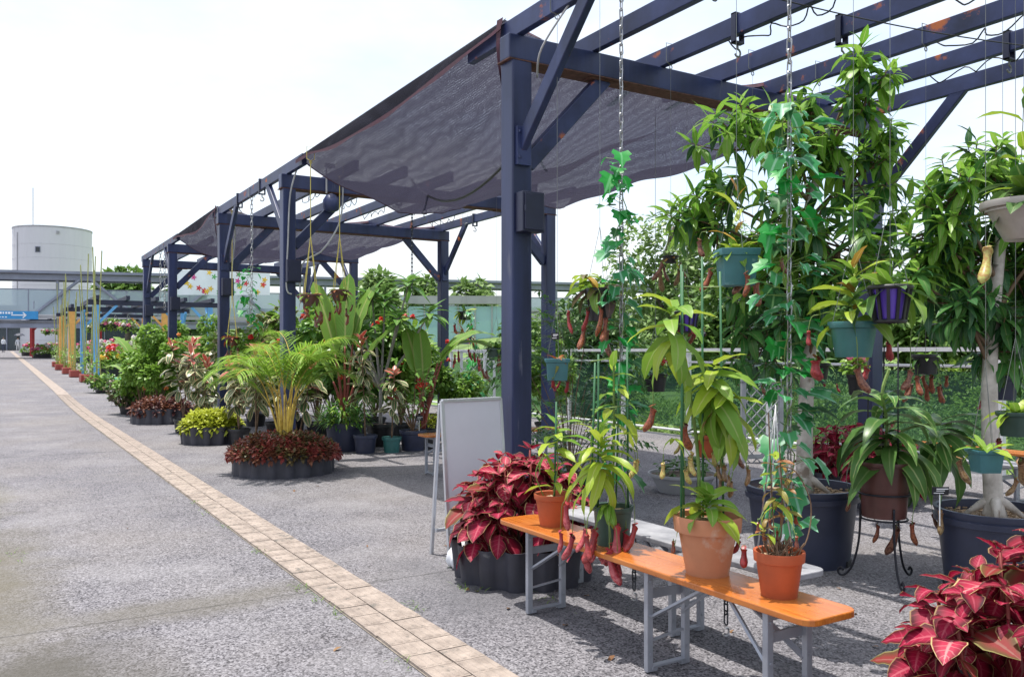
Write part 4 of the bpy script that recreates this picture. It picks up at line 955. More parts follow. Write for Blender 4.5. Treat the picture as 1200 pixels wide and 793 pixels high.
# short chains hanging below the grey bench
for (x, y, lab) in ((3.06, 3.02, 'short dark chain with a hook dangling below the grey bench near its right end'), (3.06, 3.72, 'short dark chain dangling below the grey bench near its middle')):
    p = thing('bench_chain', lab, 'chain', (x, y, BZ-.028))
    for i in range(6): inst('chain_link', linkmesh[dchain_m.name], p, Matrix.Translation((0, 0, -.02-i*.05)) @ Matrix.Rotation((i % 2)*1.57, 4, 'Z') @ Matrix.Scale(1.15, 4))
    q = MB(); q.tube([(.02*math.sin(a), 0, -.34+.02*math.cos(a)) for a in [i*.5 for i in range(10)]], .005, 5); q.build('hook', chain_m, p)
# ================================================================ CORRUGATED PLANTERS
edging_m = mat('edging_black', (.04, .04, .055), .5, var=.25, vs=6, bs=.1, bscale=30, dirt=((.14, .135, .14), 5, .66))
def edging(par, r, h, wave, amp=None, flare=0):
    amp = amp or r*.045
    q = MB(); k = wave*10; q.lathe([(r, 0), (r+flare*.5, h*.5), (r+flare, h), (r+flare-.006, h+.001), (r-.008, 0)], k, wave, amp); o_ = q.build('edging', edging_m, par, smooth=True)
    e = o_.modifiers.new('edge', 'EDGE_SPLIT'); e.split_angle = R(50)
    q = MB(); q.v = [(0, 0, h*.8)]; n = 24; q.v += [((r-amp-.004)*math.cos(6.283*j/n), (r-amp-.004)*math.sin(6.283*j/n), h*.72) for j in range(n)]; q.f = [(0, 1+j, 1+(j+1) % n) for j in range(n)]; q.build('soil', soil, par)
col_m = leafmat('coleus_leaf', (.08, .0015, .009), (.15, .003, .016), edge=(.34, .22, .10), edge_at=.9, centre=(.34, .006, .045), vein=(.42, .05, .09), rib=(.48, .09, .13), rough=.6, tl=.3, ew=.05, veinf=6)
col_m2 = leafmat('coleus_leaf_dark', (.05, .002, .010), (.10, .004, .016), edge=(.36, .26, .12), edge_at=.93, centre=(.24, .008, .03), rib=(.36, .05, .08), rough=.6, tl=.3, ew=.05)
col_m3 = leafmat('coleus_leaf_light', (.22, .004, .024), (.30, .008, .04), edge=(.55, .42, .2), edge_at=.9, centre=(.48, .035, .08), vein=(.58, .22, .23), rib=(.6, .26, .26), rough=.6, tl=.3, ew=.05, veinf=6)
col_m4 = leafmat('coleus_leaf_old', (.12, .05, .02), (.16, .09, .03), edge=(.3, .28, .1), edge_at=.85, centre=(.26, .03, .03), rib=(.3, .12, .1), rough=.6, tl=.3)
def coleus_bed(par, r, zb, zt, tips, L, seed, light=.45):
    r_ = random.Random(seed); Lv = Leaves(); st_ = MB()
    ms = {}
    for mt in (col_m, col_m2, col_m3, col_m4):
        ms[mt] = [leafmesh('ovate', L, L*.76, b_, .20, mt, 6, wavy=.09, petiole=.25) for b_ in (.4, 1.0, 1.7)]
    for i in range(tips):
        f_ = math.sqrt((i+.5)/tips); a = i*2.39996+r_.uniform(-.2, .2)
        x, y = math.cos(a)*r*f_, math.sin(a)*r*f_; zz = zb+(zt-zb)*(1-.62*f_**2.2)*r_.uniform(.86, 1.06)
        st_.tube([(x*.55, y*.55, zb-.05), (x*.9, y*.9, (zb+zz)/2), (x, y, zz)], .007, 5)
        for k in range(4):
            zk = zz-k*L*.36
            if zk < zb-.04: break
            for j in range(4 if k else 4):
                a2 = j*math.pi/2+(k % 2)*.78+i+r_.uniform(-.3, .3); el = .75-.42*k+r_.uniform(-.2, .2)
                if k == 0: el = r_.uniform(.2, .9)
                mt = col_m4 if r_.random() < .07 else col_m3 if r_.random() < light*.5 else (col_m if r_.random() < .7 else col_m2)
                out = Vector((math.cos(a2), math.sin(a2), math.tan(max(-.9, min(1.1, el)))))+Vector((x, y, 0)).normalized()*.35*f_ if f_ > .05 else Vector((math.cos(a2), math.sin(a2), .6))
                sc = (.6 if k == 0 else .8+.12*k)*r_.uniform(.5, 1.25)
                Lv.add(ms[mt][r_.randrange(3)], orient((x, y, zk), out, sc=sc, roll=r_.uniform(-.4, .4)))
    st_.build('stems', stem_r, par, smooth=True); Lv.emit(par, cap=300)
cp = thing('coleus_planter', 'black corrugated planter of red and pink coleus at the foot of the near post', 'planter', (3.06, 4.88, 0))
edging(cp, .44, .25, 14, amp=.032, flare=.03); coleus_bed(cp, .41, .24, .82, 40, .155, 1)
cp = thing('coleus_planter', 'crimson coleus bed at the lower right corner', 'planter', (3.20, 1.66, 0))
edging(cp, .40, .22, 11, flare=.03); coleus_bed(cp, .40, .22, .80, 24, .15, 2, light=.3)
c = W(1010, 540, 8.6); cp = thing('coleus_planter', 'dark red coleus planter behind the tree tub and brown pot', 'planter', (c.x, c.y, 0))
edging(cp, .5, .3, 11); coleus_bed(cp, .6, .25, .78, 26, .15, 4, light=.0)
# ================================================================ TREES IN TUBS
tub_m = mat('tub_navy', (.034, .040, .072), .42, var=.2, vs=4, dirt=((.10, .105, .125), 5, .67)); pale_bark = mat('pale_bark', (.42, .37, .32), .85, var=.28, vs=9, bs=.5, bscale=26, col2=(.5, .46, .42), dirt=((.26, .21, .17), 4, .6))
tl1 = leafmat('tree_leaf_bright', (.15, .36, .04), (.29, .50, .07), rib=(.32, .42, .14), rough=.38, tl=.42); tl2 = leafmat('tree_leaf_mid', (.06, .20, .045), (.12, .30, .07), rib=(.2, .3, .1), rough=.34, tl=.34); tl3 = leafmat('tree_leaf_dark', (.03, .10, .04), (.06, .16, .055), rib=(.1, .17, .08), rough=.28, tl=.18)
def tub(par, r, h):
    q = MB(); q.lathe([(.01, .01), (r*.80, .0), (r*.82, .06), (r*.93, h-.09), (r*.99, h-.085), (r, h-.05), (r*.965, h-.045), (r*1.0, h-.01), (r*1.0, h), (r*.93, h), (r*.92, h-.08)], 44); o_ = q.build('tub', tub_m, par, smooth=True); e = o_.modifiers.new('edge', 'EDGE_SPLIT'); e.split_angle = R(40)
    q = MB(); n = 26; q.v = [(0, 0, h-.05)]+[(r*.92*math.cos(6.283*j/n), r*.92*math.sin(6.283*j/n), h-.06+U(-.01, .01)) for j in range(n)]; q.f = [(0, 1+j, 1+(j+1) % n) for j in range(n)]; q.build('soil', barkchip, par)
    ch = MB()
    for i in range(130):
        a = U(0, 6.28); rr = r*.88*math.sqrt(U(0, 1)); ch.box((rr*math.cos(a), rr*math.sin(a), h-.045), (U(.01, .03), U(.008, .02), U(.006, .016)), M=Matrix.Rotation(U(0, 6), 3, 'Z') @ Matrix.Rotation(U(-.5, .5), 3, 'X'))
    ch.build('bark_mulch', barkchip, par, kind='stuff')
    for j in range(4): a = j*1.57+.4; q = MB(); q.box((r*.80*math.cos(a), r*.80*math.sin(a), .02), (.02, .1, .05), a); q.build('drain_notch', p_black, par)
def potted_tree(name, label, base, r, h, trunk, tr, lobes, d0, ntip, L, seed, bare=None):
    """lobes: (u, v, ru, rv) crown masses seen at about d0"""
    r_ = random.Random(seed); p = thing(name, label, 'tree', base); B = Vector(base); tub(p, r, h)
    pts = spline([Vector(x)-B for x in trunk], 5); n = len(pts); rads = [tr*(1.35 if i == 0 else 1.12 if i == 1 else 1)*(1-.55*i/n) for i in range(n)]
    q = MB(); q.tube(pts, rads, 12)
    for k in range(4):
        a = k*1.6+.5; q.tube([(pts[0].x, pts[0].y, h+.06), (pts[0].x+math.cos(a)*tr*1.1, pts[0].y+math.sin(a)*tr*1.1, h+.03), (pts[0].x+math.cos(a)*tr*2.8, pts[0].y+math.sin(a)*tr*2.8, h-.05)], [tr*.7, tr*.5, .012], 6)
    Lv = Leaves(); top = pts[-1]; tw = MB(); limbs = []
    ms = {mt: [leafmesh('lance', L, L*.32, b_, .18, mt, 5, wavy=.05) for b_ in (.35, .75, 1.2)] for mt in (tl1, tl2, tl3)}
    area = sum(l[2]*l[3] for l in lobes)
    for (u, v, ru, rv) in lobes:
        lc = W(u, v, d0+r_.uniform(-.15, .15))-B; j = min(n-1, max(n//3, min(range(n), key=lambda i: abs(pts[i].z-(lc.z-.45))))); s0 = pts[j]
        mid = s0.lerp(lc, .5)+Vector((0, 0, .06)); lb = spline([s0, mid, lc], 4); tw.tube(lb, [tr*.26*(1-.75*i/len(lb)) for i in range(len(lb))], 7)
        rx = ru/1000*d0; rz_ = rv/1000*d0
        for i in range(max(3, int(ntip*ru*rv/area))):
            while True:
                a3 = Vector((r_.uniform(-1, 1), r_.uniform(-1, 1), r_.uniform(-1, 1)))
                if .3 < a3.length < 1: break
            a3 = a3*(a3.length**-.3)
            tip = lc+Vector((a3.x*rx, a3.y*rx, a3.z*rz_)); st0 = lb[-1-r_.randrange(min(3, len(lb)))]
            ax = (tip-st0).normalized()+Vector((0, 0, .35)); ax.normalize()
            tw.tube([st0, st0.lerp(tip, .6)-Vector((0, 0, .03)), tip], [.007, .005, .003], 4)
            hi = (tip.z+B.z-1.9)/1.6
            nl = r_.randint(9, 13)
            for k in range(nl):
                az_ = k*2.4+r_.uniform(-.3, .3); f_ = k/nl; el = 1.25-1.75*(1-f_)**.8+r_.uniform(-.2, .2)
                side = ax.cross(Vector((0, 0, 1)));
                if side.length < .1: side = Vector((1, 0, 0))
                side.normalize(); s2 = ax.cross(side)
                d_ = (side*math.cos(az_)+s2*math.sin(az_))*math.cos(el)+ax*math.sin(el)+Vector((0, 0, -.12))
                pz = tip-ax*(1-f_)*L*.45
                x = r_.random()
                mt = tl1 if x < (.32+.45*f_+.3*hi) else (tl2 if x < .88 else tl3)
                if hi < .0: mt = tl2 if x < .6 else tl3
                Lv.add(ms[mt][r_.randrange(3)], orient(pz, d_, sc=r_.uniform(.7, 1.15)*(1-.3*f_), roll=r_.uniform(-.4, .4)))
    q.build('trunk', pale_bark, p, smooth=True); tw.build('limbs', stem_b, p, smooth=True); Lv.emit(p, cap=300, rest='foliage')
    return p
c1 = W(940, 640, 6.15); c1.z = 0
t1 = potted_tree('tubbed_tree', 'tall leafy tree in a navy tub behind the orange bench', c1, .40, .54,
  [c1+Vector((.02, 0, .45)), W(944, 480, 6.2), W(950, 370, 6.25), W(945, 260, 6.3), W(975, 160, 6.35)], .062,
  [(868, 165, 62, 58), (1018, 112, 34, 58), (1000, 205, 55, 60), (930, 170, 55, 55), (840, 235, 50, 45), (905, 255, 75, 65), (985, 290, 65, 75), (905, 345, 70, 60), (840, 290, 40, 40), (895, 405, 55, 45), (960, 360, 50, 50), (1040, 185, 34, 60), (808, 255, 36, 30), (1016, 74, 24, 30), (950, 130, 40, 36), (1040, 270, 34, 50)], 6.2, 195, .235, 3)
c2 = W(1168, 690, 5.35); c2.z = 0
t2 = potted_tree('tubbed_tree', 'leafy tree with a pale trunk in a navy tub at the right edge', c2, .36, .52,
  [c2+Vector((-.02, .0, .44)), W(1161, 520, 5.38), W(1160, 430, 5.4), W(1168, 330, 5.45), W(1180, 220, 5.5)], .060,
  [(1112, 235, 45, 55), (1165, 205, 40, 45), (1105, 300, 45, 45), (1150, 290, 55, 60), (1205, 220, 45, 55), (1200, 320, 60, 65), (1115, 355, 50, 45), (1240, 280, 60, 80), (1175, 370, 50, 35), (1082, 275, 32, 48), (1140, 185, 26, 26), (1165, 408, 40, 22), (1075, 330, 26, 30)], 5.45, 170, .22, 8)
label_plate(t2, W(1102, 575, 5.1)-c2, .10, .05, -TH, stick=.46)
# ---- brown pot on an iron stand
c = W(1036, 640, 5.55); c.z = 0; iron = mat('wrought_iron', (.02, .02, .028), .4, metal=.4, var=.2)
ps = thing('plant_stand', 'black wrought iron plant stand under the brown pot', 'plant stand', c)
for k in range(3):
    a = -TH-math.pi/2+k*2.094; dx, dy = math.cos(a), math.sin(a)
    pr = [(.145, .50), (.145, .40), (.155, .25), (.19, .10), (.235, .03), (.27, .02), (.285, .045), (.265, .07), (.25, .05)]
    q = MB(); q.tube(spline([(dx*r_, dy*r_, z_) for r_, z_ in pr], 3), .008, 6); q.build('leg', iron, ps, smooth=True)
q = MB(); q.ring((0, 0, .585), .163, .007, 28); q.build('hoop', iron, ps, smooth=True); q = MB(); q.ring((0, 0, .42), .142, .007, 28); q.build('hoop', iron, ps, smooth=True)
bp = thing('potted_pitcher_plant', 'large leaved pitcher plant in a brown pot on the iron stand', 'potted plant', (c.x, c.y, .43))
pot(bp, .135, .158, .36, p_brown, .012, barkchip, rimh=.03)
lf_b = leafmat('leaf_big_striped', (.09, .22, .05), (.17, .32, .07), rib=(.42, .5, .2), edge=(.22, .34, .09), edge_at=.8, rough=.32, tl=.25)
q = MB(); q.tube(spline([(0, 0, .32), (.03, .0, .6), (-.02, 0, .8), (.05, 0, .95)], 4), .011, 6); q.tube(spline([(.05, .02, .32), (.2, 0, .55), (.42, -.2, .60)], 4), .009, 6); q.build('stem', stem_g, bp)
nep(bp, (0, 0, .42), 15, .52, .105, [lf_b, lf_b, lf_d], (pt_brn, pt_dry), 4, drop=(.03, .1), elev=(.2, .9), bend=(1.5, 2.3), seed=71, stemh=.35, pl=(.19, .03), kind='lance')
nep(bp, (.05, -.02, .35), 12, .48, .10, [lf_b, lf_d], (pt_brn, pt_org), 3, drop=(.05, .12), elev=(.0, .6), bend=(1.4, 2.2), seed=72, stemh=.15, pl=(.2, .032), kind='lance')
nep(bp, (.30, -.20, .42), 11, .42, .10, [lf_d, lf_b], (pt_brn,), 2, drop=(.06, .12), elev=(-.4, .5), bend=(.9, 1.6), seed=73, stemh=.2, pl=(.22, .034), kind='lance', az0=-.6, azr=4.5)
stakes(bp, [(-.1, .05, .3), (.1, .08, .3), (.0, -.1, .3)], 1.15, iron, .005)
# ================================================================ HANGING POTS
def hang(u, v, X, kind, r0, r1, h, pm, label, plant=None, ztop=None, soil_m=barkchip, name='hanging_pot', wires=3, hookz=.42, wire_mt=None, plate=None, k=28, sq=0, wave=0, amp=0, d=None):
    """v is the pixel row of the rim"""
    d = d or X*1000/(CT*(u+8)); rim = W(u, v, d); base = rim-Vector((0, 0, h))
    p = thing(name, label, 'hanging pot', base, -TH if sq else 0)
    if sq: sq = 14; k = 32
    top = (ztop if ztop is not None else BT+.01)-base.z
    if kind == 'basket':                                    # slatted basket
        for i in range(12):
            a = 6.283*i/12; q = MB(); q.bar((r0*math.cos(a), r0*math.sin(a), 0), (r1*math.cos(a), r1*math.sin(a), h), .014, .010, up=(math.cos(a), math.sin(a), 0)); q.build('slat', p_black, p)
        q = MB(); q.ring((0, 0, h), r1, .011, 26); q.ring((0, 0, .0), r0, .009, 22); q.build('hoop', p_black, p, smooth=True)
        pot(p, r0-.012, r1-.012, h-.008, p_purple, 0, soil_m, k=24, name='liner', z0=.004)
    else: pot(p, r0, r1, h, pm, .010, soil_m, k=k, sq=sq, wave=wave, amp=amp)
    q = MB(); kn = Vector((0, 0, h+hookz)); wm = wire_mt or wire_m
    for i in range(wires): a = 6.283*i/wires+.6; q.tube([(r1*.97*math.cos(a), r1*.97*math.sin(a), h-.006), kn], .0016 if not wire_mt else .006, 4)
    q.tube([kn, Vector((0, 0, top-.02))], .0016 if not wire_mt else .006, 4); q.build('hanger', wm, p)
    q = MB(); hh = [(.016*math.sin(a), 0, top-.04+.018*math.cos(a)) for a in [i*.52 for i in range(13)]]; q.tube(hh, .004, 5); q.tube([(-.05, 0, top), (-.05, 0, top+RH+.01), (.05, 0, top+RH+.01), (.05, 0, top), (0, 0, top-.022), (-.05, 0, top)], .004, 4); q.build('hook', wm, p)
    if plant: plant(p, h)
    if plate: label_plate(p, plate, .06, .05, -TH)
    return p
def npl(n, L, Wd, leafs, pitch, npit, seed, **kw): return lambda p, h: nep(p, (0, 0, h-.02), n, L, Wd, leafs, pitch, npit, seed=seed, **kw)
def multi(*fs):
    def g_(p, h):
        for f in fs: f(p, h)
    return g_
hang(863, 293, PL, 'pot', .085, .102, .20, p_teal, 'square teal pot hanging in front of the tree with brown pitchers', multi(npl(14, .19, .05, [lf_y, lf_g], (pt_brn, pt_org), 4, 101, drop=(.0, .05), elev=(.0, 1.1), bend=(.7, 1.5), pl=(.16, .03)), npl(5, .2, .03, [lf_y, lf_o], (pt_brn,), 2, 102, elev=(.9, 1.4), stemh=.35, bend=(.8, 1.4))), sq=6)
hang(1000, 377, PL, 'pot', .082, .108, .17, p_tealg, 'round green pot hanging in the centre right with a red pitcher', multi(npl(12, .24, .05, [lf_g, lf_y], (pt_red, pt_red), 2, 105, drop=(.0, .06), elev=(.2, 1.2), bend=(.8, 1.6), stemh=.25, pl=(.10, .035)), npl(6, .2, .04, [lf_o, lf_g, lf_d], (pt_red,), 2, 106, elev=(.6, 1.2), stemh=.32)))
hang(1043, 337, PL, 'basket', .066, .092, .155, None, 'black and purple slatted basket hanging right of the round green pot', multi(npl(9, .26, .06, [lf_d, lf_g], (pt_brn, pt_org), 2, 108, drop=(.05, .2), elev=(.0, 1.0), bend=(.8, 1.6), pl=(.13, .028)),))
hang(703, 338, PL, 'pot', .075, .095, .22, p_black, 'black pot hanging beside the left chain with purple drooping leaves', multi(npl(13, .30, .065, [lf_p, lf_g, lf_p], (pt_org, pt_brn), 3, 111, drop=(.0, .08), elev=(.1, .9), bend=(1.2, 2.0), pl=(.2, .03)), lambda p, h: nep(p, (-.16, -.05, h+.06), 6, .20, .04, [lf_p, lf_o, lf_y], (pt_org, pt_red), 3, seed=112, elev=(.0, .9), bend=(1.2, 2.0), pl=(.22, .026))))
hang(653, 420, PL, 'pot', .07, .082, .16, p_teal, 'square teal pot hanging low behind the near post with red pitchers', npl(14, .15, .018, [leafmat('leaf_rust', (.36, .12, .03), (.28, .06, .03)), MATS['leaf_small_red']], (pt_red,), 4, 115, drop=(.02, .12), elev=(.3, 1.2), bend=(1.4, 2.4), pl=(.10, .02)), sq=5, plate=(-.02, -.1, .32))
d_ = 3.42; hang(1200, 236, PL, 'pot', .07, .15, .155, bronze, 'wide pale bronze bowl hanging at the right edge', multi(npl(14, .24, .06, [lf_d, lf_g], (pt_grn,), 3, 118, drop=(.0, .1), elev=(.0, 1.0), bend=(.7, 1.4), pl=(.15, .026), stemh=.1), npl(6, .22, .035, [lf_d, lf_y], (), 0, 119, elev=(.4, 1.1), stemh=.45)), wires=2, d=d_)
hang(805, 366, 5.72, 'basket', .08, .115, .19, None, 'purple basket of red pitchers hanging behind the green stakes', npl(14, .16, .03, [lf_g, lf_d], (pt_red, pt_org, pt_red), 10, 121, drop=(.02, .08), elev=(.0, .9), bend=(1.0, 1.8), pl=(.16, .028)), plate=(.05, -.16, -.02))
hang(882, 422, 5.72, 'pot', .07, .09, .14, p_green, 'small dark green pot hanging low left of the tub tree trunk', npl(12, .26, .06, [lf_d], (pt_brn,), 3, 124, drop=(.0, .05), elev=(.1, .9), bend=(1.0, 1.8)))
hang(960, 425, 6.46, 'pot', .07, .09, .15, p_black, 'small black pot hanging behind the tub tree trunk', npl(9, .2, .04, [lf_d, lf_g], (pt_red,), 3, 126, bend=(1., 1.8)))
hang(1085, 415, 6.46, 'pot', .08, .10, .16, p_black, 'dark pot hanging at the back with orange brown pitchers', npl(16, .18, .035, [lf_g, lf_d], (pt_org, pt_brn, pt_org), 9, 128, drop=(.02, .18), elev=(.0, .9), bend=(1., 1.8), pl=(.16, .03)))
hang(1175, 440, 5.72, 'pot', .075, .095, .16, p_navy, 'dark navy pot hanging right of the right tree trunk', npl(10, .2, .05, [lf_g, lf_d], (pt_red,), 3, 130, bend=(.9, 1.6)))
hang(1190, 482, 4.99, 'pot', .075, .095, .14, p_green, 'dark green pot hanging low at the right edge', npl(10, .2, .05, [lf_g, lf_y], (pt_red, pt_brn), 4, 132, bend=(.9, 1.6)))
hang(1155, 526, 4.26, 'pot', .052, .066, .115, p_teal, 'small teal pot hanging in front of the right tree trunk', npl(7, .16, .035, [lf_g, lf_y], (pt_grn, pt_dry), 3, 134, drop=(.0, .04), elev=(.3, 1.2), pl=(.15, .028)), sq=5)
hang(786, 300, 4.99, 'pot', .05, .065, .06, p_black, 'tiny dry brown pitcher tray hanging beside the tall stakes', npl(6, .14, .03, [lf_o, lf_y], (pt_dry, pt_brn), 5, 136, drop=(.0, .04), elev=(.0, .6), pl=(.18, .03)))
hang(545, 365, 7.19, 'pot', .10, .13, .16, p_black, 'dark pot with a pale succulent hanging at the back by the blue grey chain', npl(24, .30, .06, [lf_g, lf_d, lf_y], (pt_red, pt_grn), 6, 138, drop=(.0, .1), elev=(-.2, 1.0), bend=(.8, 1.8), pl=(.18, .04)), d=16.4, ztop=BT)
hang(545, 392, 7.19, 'pot', .09, .12, .16, p_purple, 'purple pot with spiky red plant hanging below the back rafter', npl(26, .30, .03, [MATS['leaf_rust'], lf_d], (pt_red,), 8, 140, drop=(.05, .3), elev=(-.2, 1.1), bend=(.6, 1.6), pl=(.2, .03)), d=14.6, ztop=BT)
hang(582, 408, 6.5, 'pot', .10, .13, .16, p_green, 'dark pot with trailing plant hanging just left of the near post', npl(20, .24, .05, [lf_g, lf_d], (pt_brn, pt_red), 8, 142, drop=(.05, .2), bend=(.9, 1.8), pl=(.16, .03)), d=11.4, ztop=BT)
yel = mat('yellow_rope', (.62, .52, .12), .7, var=.2)
for (u, v, dd, lab, sd) in ((364, 345, 11.0, 'pot in a yellow rope hanger right of the middle post', 150), (398, 340, 12.0, 'second pot in a yellow rope hanger further right of the middle post', 152), (272, 395, 14.9, 'pot in a long yellow rope hanger beside the left middle post', 154)):
    hang(u, v, PL, 'pot', .09, .12, .15, p_brown, lab, npl(18, .24, .05, [lf_g, lf_y, MATS['leaf_rust']], (pt_org, pt_brn), 8, sd, drop=(.0, .15), elev=(-.2, .9), bend=(.9, 1.7), pl=(.16, .03)), d=dd, wire_mt=yel, wires=4, hookz=.75, ztop=BT)
# ================================================================ IVY GARLANDS
iv1 = leafmat('ivy_green', (.01, .22, .03), (.03, .36, .06), rib=(.12, .42, .16), rough=.4, tl=.3); iv2 = leafmat('ivy_variegated', (.04, .27, .09), (.10, .38, .15), rib=(.25, .5, .35), edge=(.34, .52, .38), edge_at=.66, blotch=.6, rough=.4, tl=.3)
iv3 = leafmat('ivy_dark', (.015, .10, .03), (.05, .17, .05), rib=(.14, .3, .12), rough=.4, tl=.25)
def ivy(x, y, z0, z1, label, n, mats, seed, sz=.12, spread=.06):
    r_ = random.Random(seed); p = thing('ivy_garland', label, 'garland', (x, y, z0)); H = z1-z0
    pts = [(math.cos(i*.9)*.03+r_.uniform(-.015, .015), math.sin(i*.9)*.03, H*i/40) for i in range(41)]
    q = MB(); q.tube(pts, .0035, 5); L = Leaves()
    for i in range(n):
        zz = H*((i+r_.random())/n); a = r_.uniform(0, 6.28); rr = spread*r_.uniform(.5, 1.8); e = Vector((math.cos(a)*rr, math.sin(a)*rr, zz+r_.uniform(-.02, .05)))
        q.tube([(0, 0, zz), e], .0018, 4); s_ = sz*r_.choice((.5, .65, .8, 1, 1.15, 1.3))
        me = ivymesh(round(s_, 4), mats[int(len(mats)*i/n) % len(mats)] if r_.random() < .6 else r_.choice((mats[0], iv1, iv3)), .35, r_.randrange(3))
        L.add(me, orient(e, Vector((math.cos(a)*.6, math.sin(a)*.6-.3, r_.uniform(-1.0, .1))), up=Vector((math.cos(a), math.sin(a)-.6, .7)), roll=r_.uniform(-.4, .4)))
    q.build('vine', stem_g, p); L.emit(p)
d = PL*1000/(CT*736); a = W(728, 185, d); b_ = W(728, 575, d); ivy(PL, a.y, b_.z, a.z, 'artificial ivy garland on the left chain above the dark green pot', 84, [iv1, iv1, iv2, iv1], 2)
d = PL*1000/(CT*933); a = W(925, 120, d); b_ = W(925, 620, d); ivy(PL, a.y, b_.z, a.z, 'variegated ivy garland on the chain in front of the tub tree', 130, [iv2, iv2, iv1, iv2, iv1, iv2], 3, sz=.11, spread=.085)
a = W(304, 320, 13.9); ivy(PL, a.y, 1.9, a.z+.1, 'green ivy garland hanging beside the middle post', 30, [iv1], 5, sz=.13, spread=.09)
a = W(556, 430, 16); ivy(a.x, a.y, .7, 2.2, 'green ivy garland hanging in front of the trellis', 34, [iv1, iv2], 6, sz=.12, spread=.1)
# red and pink geraniums at the back
def flowers(par, c, r, n, mats, sz, seed, squash=.6):
    r_ = random.Random(seed); L = Leaves()
    for i in range(n):
        v = Vector((r_.gauss(0, 1), r_.gauss(0, 1), r_.gauss(0, 1))).normalized(); v.z = abs(v.z)
        L.add(leafmesh('ellip', sz, sz, .3, .2, mats[r_.randrange(len(mats))], 2), orient(Vector(c)+Vector((v.x*r, v.y*r, v.z*r*squash)), v.cross(Vector((r_.uniform(-1, 1), r_.uniform(-1, 1), .2))), up=v, sc=r_.uniform(.7, 1.3)))
    L.emit(par, stuff_only=True, rest='petals')
fl_r = leafmat('petal_red', (.62, .02, .02), (.7, .06, .04), tl=.3); fl_p = leafmat('petal_pink', (.65, .08, .22), (.75, .25, .35), tl=.3); fl_y = leafmat('petal_yellow', (.75, .50, .02), (.8, .6, .1), tl=.3); fl_w = leafmat('petal_white', (.75, .72, .7), (.8, .75, .78), tl=.3)
def flower_pot(u, v, d, mats, label, r=.1, h=.18, leafm=None, z=None, hang_=True):
    c = W(u, v, d); p = thing('flower_pot', label, 'flower pot', (c.x, c.y, c.z-h-.05)); pot(p, r*.7, r*.9, h, p_black, .008)
    L = Leaves(); lump_leaves(L, (0, 0, h+.06), r*1.5, r*1.5, r*1.1, 90, leafset('ellip', .06, .045, leafm or lf_g), -.6); L.emit(p, stuff_only=True)
    for i in range(7): a = U(0, 6.28); rr = r*U(.2, 1.3); flowers(p, (rr*math.cos(a), rr*math.sin(a), h+.10+U(0, .08)), .045, 26, [mats[i % len(mats)]], .03, i)
    if hang_:
        q = MB(); top = BT+.02-(c.z-h-.05); kn = (0, 0, h+.5)
        for i in range(3): a = i*2.09; q.tube([(r*.9*math.cos(a), r*.9*math.sin(a), h), kn], .003, 4)
        q.tube([kn, (0, 0, top)], .003, 4); q.build('hanger', wire_m, p)
    return p
d = 7.2; c = W(768, 425, 8.1); flower_pot(768, 432, 5.72*1000/(CT*776), [fl_r, fl_p, fl_r], 'red and pink geraniums hanging behind the yellow green vine', .13)
flower_pot(1003, 432, 6.46*1000/(CT*1011), [fl_p, fl_p], 'small pale pink flowers hanging behind the round green pot', .08)
# shrub behind the near post (fine compound leaves) in a low pot
c = W(668, 500, 8.4); sh = thing('potted_shrub', 'bushy dark green shrub in a low pot right behind the near post', 'potted shrub', (c.x, c.y, 0)); pot(sh, .17, .21, .3, p_black, .012)
L = Leaves(); q = MB()
ls = leafset('lance', .12, .034, lf_d)+leafset('lance', .12, .034, tl2)
for i in range(150):
    a = i*2.4; f_ = math.sqrt(i/150); zz = .32+1.85*U(.0, 1)*(1-.25*f_); e = Vector((math.cos(a)*.55*f_, math.sin(a)*.5*f_, zz)); q.tube([(0, 0, .27), (e.x*.35, e.y*.35, zz*.6), e], [.006, .005, .003], 4) if i % 6 == 0 else None
    fd = Vector((e.x, e.y, .25)).normalized()
    for k in range(13):
        pz = e+fd*(k*.028)+Vector((0, 0, -.0009*k*k)); sd = fd.cross(Vector((0, 0, 1))).normalized()*(1 if k % 2 else -1); L.add(ls[rng.randrange(len(ls))], orient(pz, sd+fd*.6+Vector((0, 0, U(-.5, .1)))))
q.build('stems', stem_b, sh); L.emit(sh, stuff_only=True)
c = W(800, 530, 9.2); bwl = thing('low_bowl', 'low grey concrete bowl on the ground behind the stakes', 'planter', (c.x, c.y, 0)); pot(bwl, .26, .36, .2, conc, .015); L = Leaves(); lump_leaves(L, (0, 0, .2), .3, .3, .18, 200, leafset('ellip', .07, .04, lf_d), 0); L.emit(bwl, stuff_only=True)
# pot on a thin stand behind the vine
c = W(832, 560, 7.4); c.z = 0; ps = thing('plant_stand', 'thin black wire plant stand behind the yellow green vine', 'plant stand', c)
for k in range(4): a = k*1.57+.3; q = MB(); q.tube([(math.cos(a)*.14, math.sin(a)*.14, 0), (math.cos(a)*.11, math.sin(a)*.11, .62)], .006, 5); q.build('leg', iron, ps)
q = MB(); q.ring((0, 0, .58), .115, .006); q.build('hoop', iron, ps); q = MB(); q.ring((0, 0, .12), .135, .005); q.build('hoop', iron, ps)
bp = thing('potted_pitcher_plant', 'red brown pot with grey green pitchers on the thin wire stand', 'potted plant', (c.x, c.y, .585)); pot(bp, .09, .12, .2, terra_r, .01); nep(bp, (0, 0, .18), 14, .26, .05, [lf_d, lf_g], (pt_grn, pt_brn), 8, drop=(.02, .15), seed=210, pl=(.16, .03), bend=(.9, 1.7), stemh=.15)
